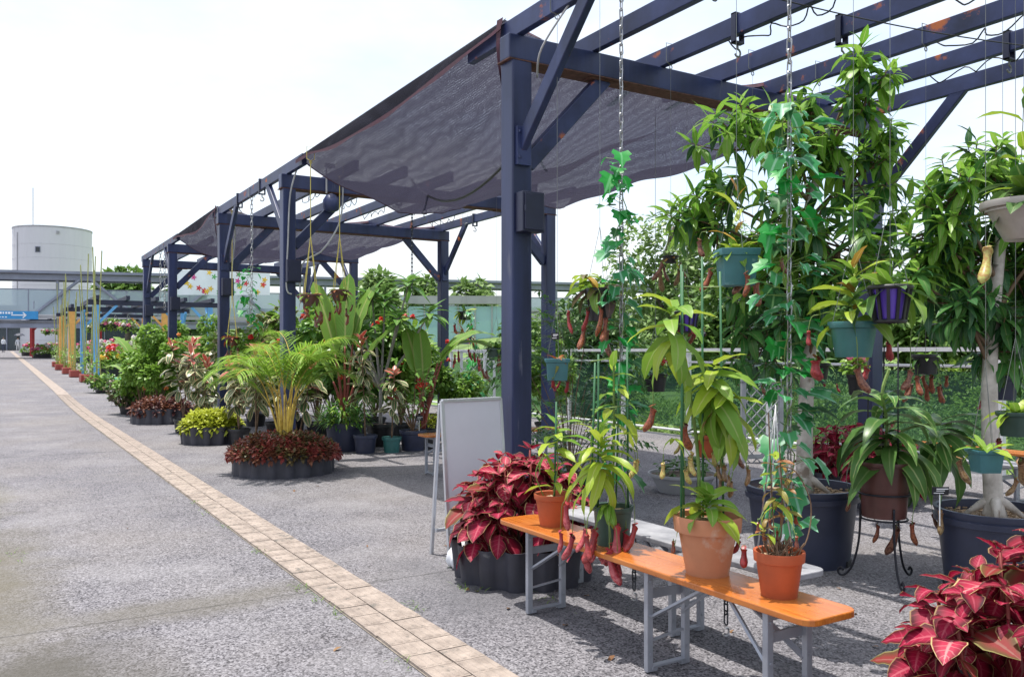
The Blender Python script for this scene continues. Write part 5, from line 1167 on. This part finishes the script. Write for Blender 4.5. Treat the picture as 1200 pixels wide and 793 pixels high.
# ================================================================ MIDDLE DISTANCE
beg = [leafmat('begonia_a', (.13, .045, .028), (.22, .085, .045), tl=.25), leafmat('begonia_b', (.28, .05, .045), (.36, .09, .07), tl=.25), leafmat('begonia_c', (.10, .085, .03), (.16, .11, .045), tl=.25)]
lime = leafmat('lime_coleus', (.36, .42, .03), (.52, .56, .07), tl=.3); plum = leafmat('plum_coleus', (.06, .018, .022), (.11, .04, .035), tl=.2)
def bed(par, r, z0, z1, mats, n, L, seed):
    r_ = random.Random(seed); Lv = Leaves(); tips = n//12
    ms = [[leafmesh('ovate', L, L*.62, b_, .15, mt, 3) for b_ in (.3, .8)] for mt in mats]
    for i in range(tips):
        f_ = math.sqrt((i+.5)/tips); a = i*2.39996; x, y = math.cos(a)*r*f_, math.sin(a)*r*f_; zz = z0+(z1-z0)*(1-.75*f_**3)*r_.uniform(.86, 1.08); mi = r_.randrange(len(mats))
        if r_.random() < .4: mi = int(3.1*abs(math.sin(x*2.3+1)*math.cos(y*2.1))) % len(mats)
        for k in range(12):
            a2 = k*2.4+i; el = 1.0-.17*k; d_ = Vector((math.cos(a2)*math.cos(el)+.3*x/r, math.sin(a2)*math.cos(el)+.3*y/r, math.sin(el)))
            Lv.add(ms[mi][k % 2], orient((x, y, zz-k*L*.1), d_, sc=r_.uniform(.7, 1.2)*(.65 if k < 4 else 1), roll=r_.uniform(-.5, .5)))
    Lv.emit(par, stuff_only=True, rest='bedding_leaves')
pp = thing('corrugated_planter', 'round black corrugated planter of bronze red begonias around the palm', 'planter', (3.09, 10.55, 0)); edging(pp, .60, .27, 18, .022); bed(pp, .68, .22, .50, beg, 4200, .075, 1)
pp = thing('corrugated_planter', 'round black corrugated planter of lime green leaves left of the palm', 'planter', (3.08, 14.6, 0)); edging(pp, .45, .29, 13, .03, flare=.03); bed(pp, .47, .26, .55, [lime], 1700, .11, 2)
pp = thing('corrugated_planter', 'farther black corrugated planter with plum leaves and flowering shrubs', 'planter', (3.08, 19.3, 0)); edging(pp, .62, .32, 17, .025); bed(pp, .66, .25, .55, [plum, beg[0]], 1500, .11, 3)
# palm
palm_l = leafmat('palm_leaflet', (.22, .42, .04), (.36, .54, .08), tl=.42, rough=.4); cane = mat('palm_cane', (.45, .30, .05), .5, var=.3, vs=9, col2=(.62, .45, .08))
pm = thing('areca_palm', 'small golden caned palm rising from the round begonia planter', 'palm', (3.09, 10.55, .2))
def frond(par, base, az_, el, L, seed, leafm, nl=26, ll=.26, canem=None):
    r_ = random.Random(seed); pts = []; p = Vector(base); e = el
    for i in range(13):
        pts.append(p.copy()); p = p+Vector((math.cos(az_)*math.cos(e), math.sin(az_)*math.cos(e), math.sin(e)))*L/12; e -= (.05+.012*i)*1.25
    q = MB(); q.tube(pts, [.007*(1-.8*i/12)+.001 for i in range(13)], 5); fo = q.build('frond', canem or cane, par, smooth=True)
    Lv = Leaves(); ms = [leafmesh('lance', ll, .024, b_, .3, leafm, 3) for b_ in (.35, .7)]
    for i in range(nl):
        t_ = .24+.76*i/nl; f_ = t_*12; j = min(11, int(f_)); pz = pts[j].lerp(pts[j+1], f_-j); dr = (pts[j+1]-pts[j]).normalized(); sd = dr.cross(Vector((0, 0, 1))).normalized()
        for s_ in (-1, 1): Lv.add(ms[i % 2], orient(pz, sd*s_+dr*(.55+.6*t_)+Vector((0, 0, r_.uniform(.0, .35))), sc=(1-.65*abs(t_-.5)**1.3)*r_.uniform(.85, 1.1)))
    Lv.emit(fo, stuff_only=True, rest='leaflets')
q = MB(); bases = []
for i in range(11):
    a = i*2.4; x, y = .02+.05*math.cos(a), .05*math.sin(a); tx, ty = x+math.cos(a)*U(.03, .13), y+math.sin(a)*U(.03, .13); h_ = U(.6, .95)
    q = MB(); q.tube(spline([(x, y, 0), (x+.3*(tx-x), y+.3*(ty-y), h_*.5), (tx, ty, h_)], 4), [.021-.0014*k for k in range(9)], 6); q.build('cane', cane, pm, smooth=True); bases.append((tx, ty, h_))
for i in range(22):
    b0 = bases[i % 11]; a = i*2.4+U(-.3, .3); frond(pm, b0, a, U(.95, 1.5), U(.8, 1.1), i, palm_l, nl=36, ll=.32)
# ---- pots and large leaved plants behind the palm
banana = leafmat('banana_leaf', (.14, .30, .04), (.23, .40, .06), rib=(.36, .42, .14), vein=(.20, .34, .09), veinf=16, rough=.35, tl=.35, edge=(.28, .32, .07), edge_at=.9); petr = mat('banana_petiole', (.22, .045, .03), .5, var=.35, vs=7)
rub = leafmat('rubber_variegated', (.08, .16, .06), (.14, .21, .09), edge=(.56, .50, .30), edge_at=.62, blotch=.45, rib=(.5, .32, .2), ew=.08, rough=.3, tl=.15); rub_r = leafmat('rubber_red', (.42, .05, .04), (.5, .16, .12), edge=(.55, .36, .24), edge_at=.7, blotch=.4, rough=.3, tl=.2)
plu = leafmat('plumeria_leaf', (.09, .25, .04), (.18, .36, .06), rib=(.28, .38, .14), vein=(.16, .28, .08), veinf=9, rough=.35, tl=.3); grey_bark = mat('grey_bark', (.30, .28, .26), .8, var=.25, vs=12)
def gpot(u, vb, r, h, pm_, label, name='potted_plant', cat='potted plant', sm=soil, rim=.014, **kw):
    c = G(u, vb); d = 1000*EYE/(vb-HOR); c = W(u, HOR, d+r); c.z = 0
    p = thing(name, label, cat, c); pot(p, r*.82, r, h, pm_, rim, sm, **kw); return p
def rubber(p, h, H, n, seed, sticks=1, L=.22):
    H *= 1.15; n = int(n*1.5)
    r_ = random.Random(seed); Lv = Leaves(); ms = [leafmesh('ellip', L, L*.45, b_, .18, rub, 5, wavy=.08, petiole=.2) for b_ in (.3, .8, 1.2)]; mr = [leafmesh('ellip', L*.8, L*.32, b_, .3, rub_r, 5) for b_ in (.1, .6)]; q = MB()
    for s_ in range(sticks):
        a = s_*2.4+seed; top = Vector((math.cos(a)*.22*min(1, sticks-1+.3), math.sin(a)*.22*min(1, sticks-1+.3), H*r_.uniform(.8, 1))); q.tube(spline([(0, 0, h-.03), (top.x*.4, top.y*.4, H*.5), top], 4), [.013-.0008*k for k in range(9)], 6)
        m_ = n//sticks
        for k in range(m_):
            f_ = .35+.65*k/m_; pz = Vector((top.x*f_, top.y*f_, h+(top.z-h)*f_)); a2 = k*2.4+r_.uniform(-.3, .3); el = r_.uniform(-.5, .5)+.5*(f_-.6); mt = mr[r_.randrange(2)] if (f_ > .88 or r_.random() < .12) else ms[r_.randrange(3)]
            if f_ > .9: el += .6
            Lv.add(mt, orient(pz, (math.cos(a2)*math.cos(el), math.sin(a2)*math.cos(el), math.sin(el)), sc=r_.uniform(.8, 1.15), roll=r_.uniform(-.3, .3)))
    q.build('stem', stem_b, p, smooth=True); Lv.emit(p)
def fernbush(p, h, R_, H, n, mats, L, seed):
    Lv = Leaves(); ms = sum([leafset('lance', L, L*.28, m_) for m_ in mats], []); r_ = random.Random(seed)
    for i in range(n):
        a = r_.uniform(0, 6.28); rr = R_*math.sqrt(r_.random()); el = r_.uniform(-.5, 1.2); Lv.add(ms[r_.randrange(len(ms))], orient((math.cos(a)*rr, math.sin(a)*rr, h+H*r_.random()*(1-.5*rr/R_)), (math.cos(a)*math.cos(el), math.sin(a)*math.cos(el), math.sin(el)), sc=r_.uniform(.7, 1.2)))
    Lv.emit(p, stuff_only=True)
def bananas(p, h, leaves, seed):
    r_ = random.Random(seed); q = MB(); Lv = Leaves()
    for (a, el, sl, L, Wd, bd) in leaves:
        a = R(a); d_ = Vector((math.cos(a)*math.cos(el), math.sin(a)*math.cos(el), math.sin(el))); b0 = Vector((0, 0, h-.03)); e = b0+d_*sl*.55+Vector((0, 0, sl*.45)); q.tube(spline([b0, b0.lerp(e, .5)+Vector((0, 0, .08)), e], 4), [.028-.0018*k for k in range(9)], 7)
        Lv.add(leafmesh('paddle', L, Wd, bd, .22, banana, 9, wavy=.10), orient(e, d_+Vector((0, 0, .25)), roll=r_.uniform(-.5, .5)))
    q.build('petiole', petr, p, smooth=True); Lv.emit(p)
AZ = lambda px: math.degrees(-TH)+px                       # azimuth 0 = to the right in the picture, 180 = left
p = gpot(404, 530, .29, .43, p_navy, 'big navy pot of ferny green leaves right of the palm'); fernbush(p, .40, .40, .45, 700, [lf_d, lf_g, tl2], .14, 1); bananas(p, .42, [(AZ(150), 1.25, 1.1, 1.25, .36, .3), (AZ(100), 1.4, 1.2, 1.2, .34, .25), (AZ(60), 1.3, 1.25, 1.1, .32, .5), (AZ(195), 1.1, .7, .8, .26, .6), (AZ(20), 1.1, .8, .9, .27, .5)], 4)
p = gpot(428, 532, .17, .27, p_navy, 'small navy pot with a slender variegated rubber plant in front of the row'); rubber(p, .26, 1.75, 44, 3, 1)
p = gpot(459, 531, .135, .23, p_tealg, 'small green pot with cream edged rubber plant in the pot row'); rubber(p, .22, 1.15, 26, 5, 1)
p = gpot(484, 529, .20, .31, p_navy, 'dark grey pot with a red label and bare stemmed shrub in the pot row'); label_plate(p, (.03, -.16, .50), .11, .08, -TH, stick=.3)
L = Leaves(); q = MB(); ms = leafset('ellip', .13, .05, plu)
for i in range(16):
    a = i*2.4; e = Vector((math.cos(a)*U(.15, .45), math.sin(a)*U(.15, .45), U(.6, 1.4))); q.tube(spline([(0, 0, .28), (e.x*.4, e.y*.4, e.z*.6), e], 3), [.010, .009, .008, .007, .006, .005, .004], 5)
    for k in range(9): a2 = k*2.4; L.add(ms[k % 3], orient(e-Vector((0, 0, .03*k)), (math.cos(a2), math.sin(a2), U(-.3, .8))))
q.build('stem', stem_b, p); L.emit(p, stuff_only=True)
p = gpot(446, 524, .22, .36, p_black, 'black pot with a tall plumeria behind the small green pot')
L = Leaves(); q = MB(); ms = [leafmesh('lance', .36, .13, b_, .2, plu, 6) for b_ in (.3, .7, 1.0)]
def lim(a, b_, r0, r1): q.tube(spline([a, (Vector(a)+Vector(b_))/2+Vector((0, 0, -.06)), b_], 3), [r0+(r1-r0)*k/6 for k in range(7)], 6)
B1 = Vector((0, 0, .9)); lim((0, 0, .33), B1, .03, .026)
cam_r = Vector((CT, -ST, 0))
for (dx, z_, dy) in ((.45, 2.62, 0), (-.1, 2.42, .1), (-.5, 2.25, .1), (.75, 2.15, -.1), (.2, 2.05, -.2), (-.35, 1.85, -.2), (-.75, 2.1, .1), (.15, 2.35, .2)):
    e = cam_r*dx+Vector((0, dy, z_)); lim(B1, e, .024, .014)
    for k in range(14):
        a2 = k*2.4; el = .9-.09*k+U(-.15, .15); L.add(ms[k % 3], orient(e-Vector((0, 0, .008*k)), (math.cos(a2)*math.cos(el), math.sin(a2)*math.cos(el), math.sin(el)), sc=U(.95, 1.3)))
q.build('limbs', grey_bark, p, smooth=True); L.emit(p)
c = W(500, 528, 12.6); p = gpot(496, 527, .2, .3, p_black, 'dark pot with a red stalked banana plant bending right of the pot row')
bananas(p, .3, [(AZ(30), 1.15, 1.1, 1.5, .33, 2.5), (AZ(10), 1.1, 1.15, 1.15, .29, 1.5), (AZ(140), 1.3, .9, .8, .34, .4), (AZ(100), 1.4, .8, .9, .3, .4)], 8)
flowers(p, (0, 0, .95), .12, 60, [fl_r], .05, 3)
p = gpot(506, 516, .17, .28, p_black, 'black pot of lime leaves left of the whiteboard'); bed(p, .2, .25, .42, [lime], 400, .08, 9)
# rubber plant thicket right of the left posts
for (u, vb, H, n, sd, st_, lab) in ((215, 508, 1.75, 70, 13, 3, 'reddish rubber plant left of the second middle post'), (238, 516, 1.3, 46, 15, 2, 'cream edged rubber plant behind the lime planter'), (300, 532, 1.5, 56, 17, 2, 'rubber plant behind the left side of the palm'), (350, 536, 1.2, 40, 19, 2, 'rubber plant behind the palm canes'), (280, 522, 1.35, 40, 21, 2, 'rubber plant with red shoots between lime planter and palm')):
    p = gpot(u, vb, .17, .26, p_black, lab); rubber(p, .25, H, n, sd, st_, .26)
agv = leafmat('agave_variegated', (.28, .36, .26), (.36, .42, .3), edge=(.66, .66, .52), edge_at=.5, ew=.1, rough=.35, tl=.15)
p = gpot(252, 508, .2, .3, p_black, 'pale variegated rosette plant above the lime planter'); L = Leaves(); ms = [leafmesh('ellip', .36, .10, b_, .2, agv, 5) for b_ in (.4, .9, 1.3)]
q = MB(); q.tube([(0, 0, .27), (0, 0, .55)], .014, 6); q.build('stem', stem_g, p)
for k in range(16): a2 = k*2.4; el = 1.2-.11*k; L.add(ms[k % 3], orient((0, 0, .55+.006*k), (math.cos(a2)*math.cos(el), math.sin(a2)*math.cos(el), math.sin(el))))
L.emit(p)
slab = mat('slab', (.45, .46, .52), .7, var=.1); c = G(286, 494); q = MB(); q.box((0, 0, .30), (.9, .45, .04), .2); q.box((-.3, 0, .14), (.06, .4, .28), .2); q.box((.3, 0, .14), (.06, .4, .28), .2); o_ = q.build('low_table', slab, None, loc=(c.x, c.y, 0)); tag(o_, 'low grey slab table between the lime planter and the palm', 'table')
# green shrubs in the farther planter
shrub_l = [leafmat('shrub_leaf', (.13, .28, .04), (.25, .41, .07), tl=.36), lf_g]
def bush(u, vb, H, R_, label, n=900, seed=0, fl=None, mats=None, L0=.115, h0=.25, r=.2):
    n = int(n*2.1); H *= 1.25; p = gpot(u, vb, r, h0, p_black, label, 'potted_shrub', 'potted shrub'); L = Leaves(); q = MB(); ls_ = sum([leafset('ellip', L0, L0*.5, m_) for m_ in (mats or shrub_l)], [])
    for i in range(12):
        a = i*2.4; f_ = math.sqrt((i+.5)/12); e = Vector((math.cos(a)*R_*.75*f_, math.sin(a)*R_*.75*f_, h0+(H-h0)*U(.3, .85)*(1.1-.35*f_))); q.tube([(0, 0, h0-.03), (e.x*.4, e.y*.4, (e.z+h0)*.5), e], [.012, .009, .004], 5)
        lump_leaves(L, e, R_*.38, R_*.38, R_*.38, n//12, ls_, -1)
    q.build('stems', stem_b, p); L.emit(p, stuff_only=True)
    if fl:
        for i in range(9): a = U(0, 6.28); flowers(p, (math.cos(a)*R_*.8, math.sin(a)*R_*.8, h0+(H-h0)*U(.2, .9)), .04, 14, [fl], .05, i)
    return p
fl_o = leafmat('petal_orange', (.75, .22, .04), (.7, .3, .1), tl=.3)
bush(186, 492, 1.75, .75, 'tall bright green flowering shrub in the farther corrugated planter', 2600, 1, fl_o)
bush(165, 488, 1.35, .55, 'lower green shrub at the left side of the farther planter', 1500, 2, fl_o)
bush(205, 480, 2.1, .6, 'tall leafy shrub against the first far pergola post', 1600, 3)
bush(240, 484, 2.0, .7, 'leafy green shrub behind the reddish rubber plant', 1700, 4)
bush(150, 486, .75, .5, 'low grey green spreading plant left of the farther planter', 700, 5, None, [lf_d, lf_p], .11)
bush(300, 500, 1.7, .7, 'leafy green shrub behind the left side of the palm fronds', 1700, 6)
bush(345, 506, 1.9, .7, 'leafy green shrub behind the palm and yellow ropes', 1700, 7, fl_r)
bush(390, 505, 1.9, .7, 'dense shrub behind the big navy pot', 1700, 8)
bush(440, 505, 1.7, .7, 'dense shrub behind the plumeria', 1500, 9)
bush(500, 500, 1.5, .6, 'dense shrub at the foot of the middle back post', 1300, 10, fl_r)
bush(545, 500, 1.0, .5, 'low shrub behind the whiteboard', 800, 11)
bush(640, 512, 1.5, .55, 'leafy shrub right behind the near post base', 1300, 12)
bush(120, 466, .6, .5, 'low spreading silvery plant at the path edge left of the far planter', 500, 13, None, [lf_d, lf_g], .12)
bush(372, 512, 2.15, .6, 'tall broad leaved shrub behind the yellow rope pots', 700, 31, None, [plu, lf_g], .2)
bush(415, 516, 2.0, .6, 'tall broad leaved shrub behind the banana in the navy pot', 700, 32, fl_r, [plu, lf_d], .2)
bush(470, 514, 1.9, .6, 'broad leaved shrub with red flowers behind the dark grey pot', 700, 33, fl_r, [plu, lf_g], .18)
bush(325, 512, 1.9, .6, 'broad leaved shrub close behind the middle post', 600, 34, fl_r, [rub, lf_g], .2)
bush(266, 498, 1.8, .6, 'broad leaved shrub right of the second middle post', 600, 35, None, [rub, lf_g], .2)
# banana with broad leaves left of the shrub
p = gpot(160, 478, .2, .3, p_black, 'broad leaved banana plant left of the far shrubs'); bananas(p, .3, [(AZ(70), 1.35, 1.2, 1.1, .40, .3), (AZ(150), 1.2, 1.0, 1.0, .36, .9), (AZ(20), .9, .8, .8, .3, 1.2), (AZ(180), 1.0, .6, .9, .34, 1.5)], 12)
# terracotta figure ornament
c = W(151, 412, 21.8); fg = thing('terracotta_ornament', 'stacked terracotta garden ornament left of the flowering shrub', 'ornament', (c.x, c.y, 0))
q = MB(); q.lathe([(.01, .0), (.13, 0), (.10, .25), (.12, .4), (.06, .5), (.10, .62), (.14, .75), (.10, .9), (.06, .98), (.09, 1.08), (.10, 1.2), (.06, 1.3), (.001, 1.33)], 16, wave=6, amp=.008); q.build('body', terra2, fg, smooth=True)
# ================================================================ FAR END
blue_p = mat('post_blue', (.13, .36, .68), .55, var=.12); orange_p = mat('post_orange', (.72, .38, .10), .55, var=.12); red_p = mat('post_red', (.55, .05, .06), .55, var=.12); cane_m = mat('bamboo', (.35, .36, .13), .7, var=.25); planter_r = mat('planter_red', (.30, .06, .045), .7, var=.2)
def far(u, X): d = X*1000/(CT*(u+8)); c = W(u, HOR, d); return Vector((c.x, c.y, gz(c.y)))
def far_pergola(y0, y1, X0, X1, H, postm, label, nraf=5, pw=.2):
    p = thing('far_pergola', label, 'pergola', (X0, y0, gz(y0)))
    for X in (X0, X1):
        for y in (y0, y1):
            q = MB(); q.box((X-X0, y-y0, H/2), (pw, pw, H)); q.build('post', postm, p)
            s_ = 1 if X == X0 else -1; q = MB(); q.bar((X-X0, y-y0, H-.8), (X-X0+s_*.75, y-y0, H), .1, .1); q.build('brace', postm, p); s_ = 1 if y == y0 else -1; q = MB(); q.bar((X-X0, y-y0, H-.8), (X-X0, y-y0+s_*.75, H), .1, .1, up=(1, 0, 0)); q.build('brace', postm, p)
    for y in (y0, y1): q = MB(); q.box(((X1-X0)/2, y-y0, H+.1), (X1-X0+.6, .16, .2)); q.build('beam', box_m, p)
    for i in range(nraf): q = MB(); q.box(((X1-X0)*i/(nraf-1), (y1-y0)/2, H+.28), (.14, y1-y0+1.2, .16)); q.build('rafter', box_m, p)
    return p
f = far(113, PL); far_pergola(f.y, far(97, PL).y, PL, 7.9, 3.1, blue_p, 'far pergola on sky blue posts beyond the navy ones')
f = far(84, PL-.1); far_pergola(f.y, far(75, PL).y, PL-.1, 7.9, 3.1, orange_p, 'far pergola on orange posts behind the bamboo canes', pw=.30)
f = far(39, 2.95); far_pergola(f.y, f.y+5, 2.95, 8.2, 3.1, red_p, 'farthest pergola on red posts near the entrance')
vine_c = [lf_g, shrub_l[0]]
for i, (u, X) in enumerate(((66, 3.25), (70, 3.1), (75, 3.3), (79, 3.1), (88, 3.15), (101, 3.2), (105, 3.3), (118, 3.35))):
    f = far(u, X); words = ('first', 'second', 'third', 'fourth', 'fifth', 'sixth', 'seventh', 'eighth', 'ninth')[i]
    q = MB(); p = thing('cane_planter', 'red brown trough with tall bamboo canes, %s from the left by the far posts' % words, 'planter', f, 0, 'cane troughs beside the far posts')
    q.box((0, 0, .16), (.45, .9, .3)); q.build('trough', planter_r, p, bevel=.02)
    for k in range(3):
        q = MB(); x = U(-.15, .15); y_ = U(-.3, .3); q.tube([(x, y_, .1), (x+U(-.25, .25), y_+U(-.3, .3), U(3.2, 5.2))], .022, 5); q.build('cane', cane_m, p)
    L = Leaves(); lump_leaves(L, (0, 0, .7), .25, .35, .6, 90, leafset('ellip', .12, .06, lf_g), -.8); L.emit(p, stuff_only=True)
turf = mat('green_mat', (.05, .24, .12), .9, var=.15); f = far(150, 5.2)
q = MB(); q.box((0, 0, .03), (3.6, 9, .03)); o_ = q.build('green_mat', turf, None, loc=(5.6, 38, gz(38)+.02)); tag(o_, 'flat green mat under the blue posted pergola', 'mat')
def fbed(u, X, R_, H, mats, label, n=420, base=True, zoff=0):
    f = far(u, X); p = thing('flower_stand', label, 'flower display', (f.x, f.y, f.z+zoff))
    if base: q = MB(); q.lathe([(.01, 0), (R_*.8, 0), (R_*.85, .35), (R_*.8, .35), (.01, .33)], 16); q.build('trough', p_black, p)
    L = Leaves(); lump_leaves(L, (0, 0, .35), R_, R_, H, n, leafset('ellip', .2, .12, lf_g)+leafset('ellip', .2, .12, shrub_l[0]), 0); L.emit(p, stuff_only=True)
    for i in range(16): a = U(0, 6.28); rr = R_*math.sqrt(U(0, 1)); flowers(p, (rr*math.cos(a), rr*math.sin(a), .35+H*(1-.6*(rr/R_)**2)*U(.7, 1.05)), .13, 16, [mats[i % len(mats)]], .14, i)
    return p
fbed(34, 2.85, .75, .9, [fl_p, fl_w], 'pink flower mound at the foot of the red post')
fbed(50, 3.6, .9, .9, [fl_p, fl_w, fl_p], 'pink and white flower display right of the red post')
fbed(60, 4.8, .9, 1.0, [fl_w, fl_p], 'pale flower display behind the orange posts')
fbed(128, 4.6, .7, .9, [fl_y, fl_r], 'yellow and red flower display right of the blue post')
fbed(140, 5.2, .9, 1.1, [fl_r, fl_p], 'red flower display under the blue posted pergola')
fbed(125, 6.0, .9, 1.3, [fl_p, fl_w], 'pale pink flower display deep under the blue posted pergola')
fbed(155, 6.5, 1.0, 1.5, [fl_w, fl_p], 'white and pink flower display behind the broad banana')
fbed(100, 5.5, .9, 1.2, [fl_w, fl_p], 'pale flower display behind the blue post')
for i, (u, X, v) in enumerate(((55, 4.2, 388), (68, 5.0, 388), (108, 6.4, 384), (122, 5.6, 380), (135, 6.2, 380), (150, 6.6, 382))):
    d = X*1000/(CT*(u+8)); c = W(u, v, d); p = thing('hanging_basket', 'flower basket hanging under the far pergolas, %s from the left' % ('first', 'second', 'third', 'fourth', 'fifth', 'sixth')[i], 'hanging basket', c, 0, 'flower baskets hanging under the far pergolas')
    q = MB(); q.lathe([(.01, -.35), (.2, -.3), (.33, 0), (.3, 0), (.01, -.02)], 14); q.build('basket', p_black, p); L = Leaves(); lump_leaves(L, (0, 0, 0), .5, .5, .4, 160, leafset('ellip', .16, .1, lf_g), -.7); L.emit(p, stuff_only=True)
    for k in range(8): a = k*.8; flowers(p, (.4*math.cos(a), .4*math.sin(a), .05), .1, 12, [(fl_p, fl_w)[k % 2]], .12, k)
    q = MB(); top = gz(c.y)+3.15-c.z
    for k in range(3): a = k*2.09; q.tube([(.3*math.cos(a), .3*math.sin(a), 0), (0, 0, max(.3, top))], .015, 4)
    q.build('hanger', wire_m, p)
# ---- two people at the entrance
skin = mat('skin', (.50, .32, .23), .6, var=.08); cl_w = mat('shirt_white', (.72, .74, .78), .8, var=.06); cl_d = mat('trousers_navy', (.03, .035, .06), .8); cl_l = mat('trousers_pale', (.62, .62, .62), .8); hair_m = mat('hair_dark', (.015, .012, .01), .6)
def person(u, v, d, label, shirt, trous, face, umb=False):
    c = W(u, v, d); p = thing('person', label, 'person', (c.x, c.y, gz(c.y)), face)
    J = [((0, 0, .95), .13), ((0, 0, 1.15), .125), ((0, 0, 1.36), .15), ((0, .0, 1.48), .06), ((0, .01, 1.54), .075), ((0, .015, 1.63), .095), ((0, .01, 1.70), .07),
         ((.18, 0, 1.38), .06), ((.24, .02, 1.12), .045), ((.22, .12, .90), .035), ((.22, .15, .82), .035), ((-.18, 0, 1.38), .06), ((-.24, .02, 1.12), .045), ((-.22, .12, .92 if not umb else 1.2), .035), ((-.22, .15, .84 if not umb else 1.3), .035),
         ((.10, 0, .86), .09), ((.11, .03, .48), .065), ((.11, -.02, .08), .045), ((.11, .12, .035), .04), ((-.10, 0, .86), .09), ((-.11, -.03, .48), .065), ((-.11, -.10, .09), .045), ((-.11, .04, .035), .04)]
    E = [(0, 1), (1, 2), (2, 3), (3, 4), (4, 5), (5, 6), (2, 7), (7, 8), (8, 9), (9, 10), (2, 11), (11, 12), (12, 13), (13, 14), (0, 15), (15, 16), (16, 17), (17, 18), (0, 19), (19, 20), (20, 21), (21, 22)]
    me = bpy.data.meshes.new('body'); me.from_pydata([j[0] for j in J], E, []); o_ = bpy.data.objects.new('body', me); C.objects.link(o_); o_.parent = p
    sk = o_.modifiers.new('skin', 'SKIN'); sk.use_smooth_shade = True
    for i, j in enumerate(J): me.skin_vertices[0].data[i].radius = (j[1], j[1]*.8)
    me.skin_vertices[0].data[0].use_root = True
    ss = o_.modifiers.new('sub', 'SUBSURF'); ss.levels = 1; ss.render_levels = 1
    # clothing by height
    m_, t_, b_, oo = nodes('body_'+str(len(MATS))); g_ = nd(t_, 'ShaderNodeTexCoord').outputs['Object']; sx = nd(t_, 'ShaderNodeSeparateXYZ'); t_.links.new(g_, sx.inputs[0])
    f1 = ramp(t_, math_(t_, 'MULTIPLY', sx.outputs[2], .5), .472, .474); f2 = ramp(t_, math_(t_, 'MULTIPLY', sx.outputs[2], .5), .735, .737)
    cc = mixc(t_, f1, trous, shirt); cc = mixc(t_, f2, cc, (.48, .31, .22)); t_.links.new(cc, b_.inputs['Base Color']); b_.inputs['Roughness'].default_value = .8; me.materials.append(m_)
    q = MB(); q.lathe([(.001, 1.80), (.06, 1.785), (.10, 1.73), (.105, 1.66), (.095, 1.62), (.08, 1.66)], 14, c=(0, -.012, 0)); q.build('hair', hair_m, p, smooth=True)
    if umb:
        q = MB(); q.tube([(-.22, .15, 1.1), (-.2, .12, 2.15)], .012, 5); q.build('umbrella_handle', hair_m, p)
        q = MB(); n = 16; q.v = [(-.2, .12, 2.18)]
        for rr, zz in ((.3, 2.12), (.55, 1.92)):
            for j in range(n): q.v.append((-.2+rr*math.cos(6.283*j/n), .12+rr*math.sin(6.283*j/n), zz-(.05 if j % 2 == 0 and rr > .5 else 0)))
        q.f = [(0, 1+j, 1+(j+1) % n) for j in range(n)]+[(1+j, 1+n+j, 1+n+(j+1) % n, 1+(j+1) % n) for j in range(n)]; q.build('umbrella_canopy', cl_navy, p)
cl_navy = mat('umbrella_navy', (.03, .035, .06), .6)
person(4, 412, 95, 'person in white shirt and dark trousers walking near the entrance', (.72, .74, .78), (.04, .05, .09), -2.6)
person(21, 412, 96, 'person in pale clothes under a dark umbrella near the entrance', (.60, .62, .66), (.66, .66, .66), 2.8, True)
print('OBJECTS', len(bpy.data.objects), 'TRIS', sum(len(m.loop_triangles) if m.loop_triangles else len(m.polygons)*2 for m in bpy.data.meshes))
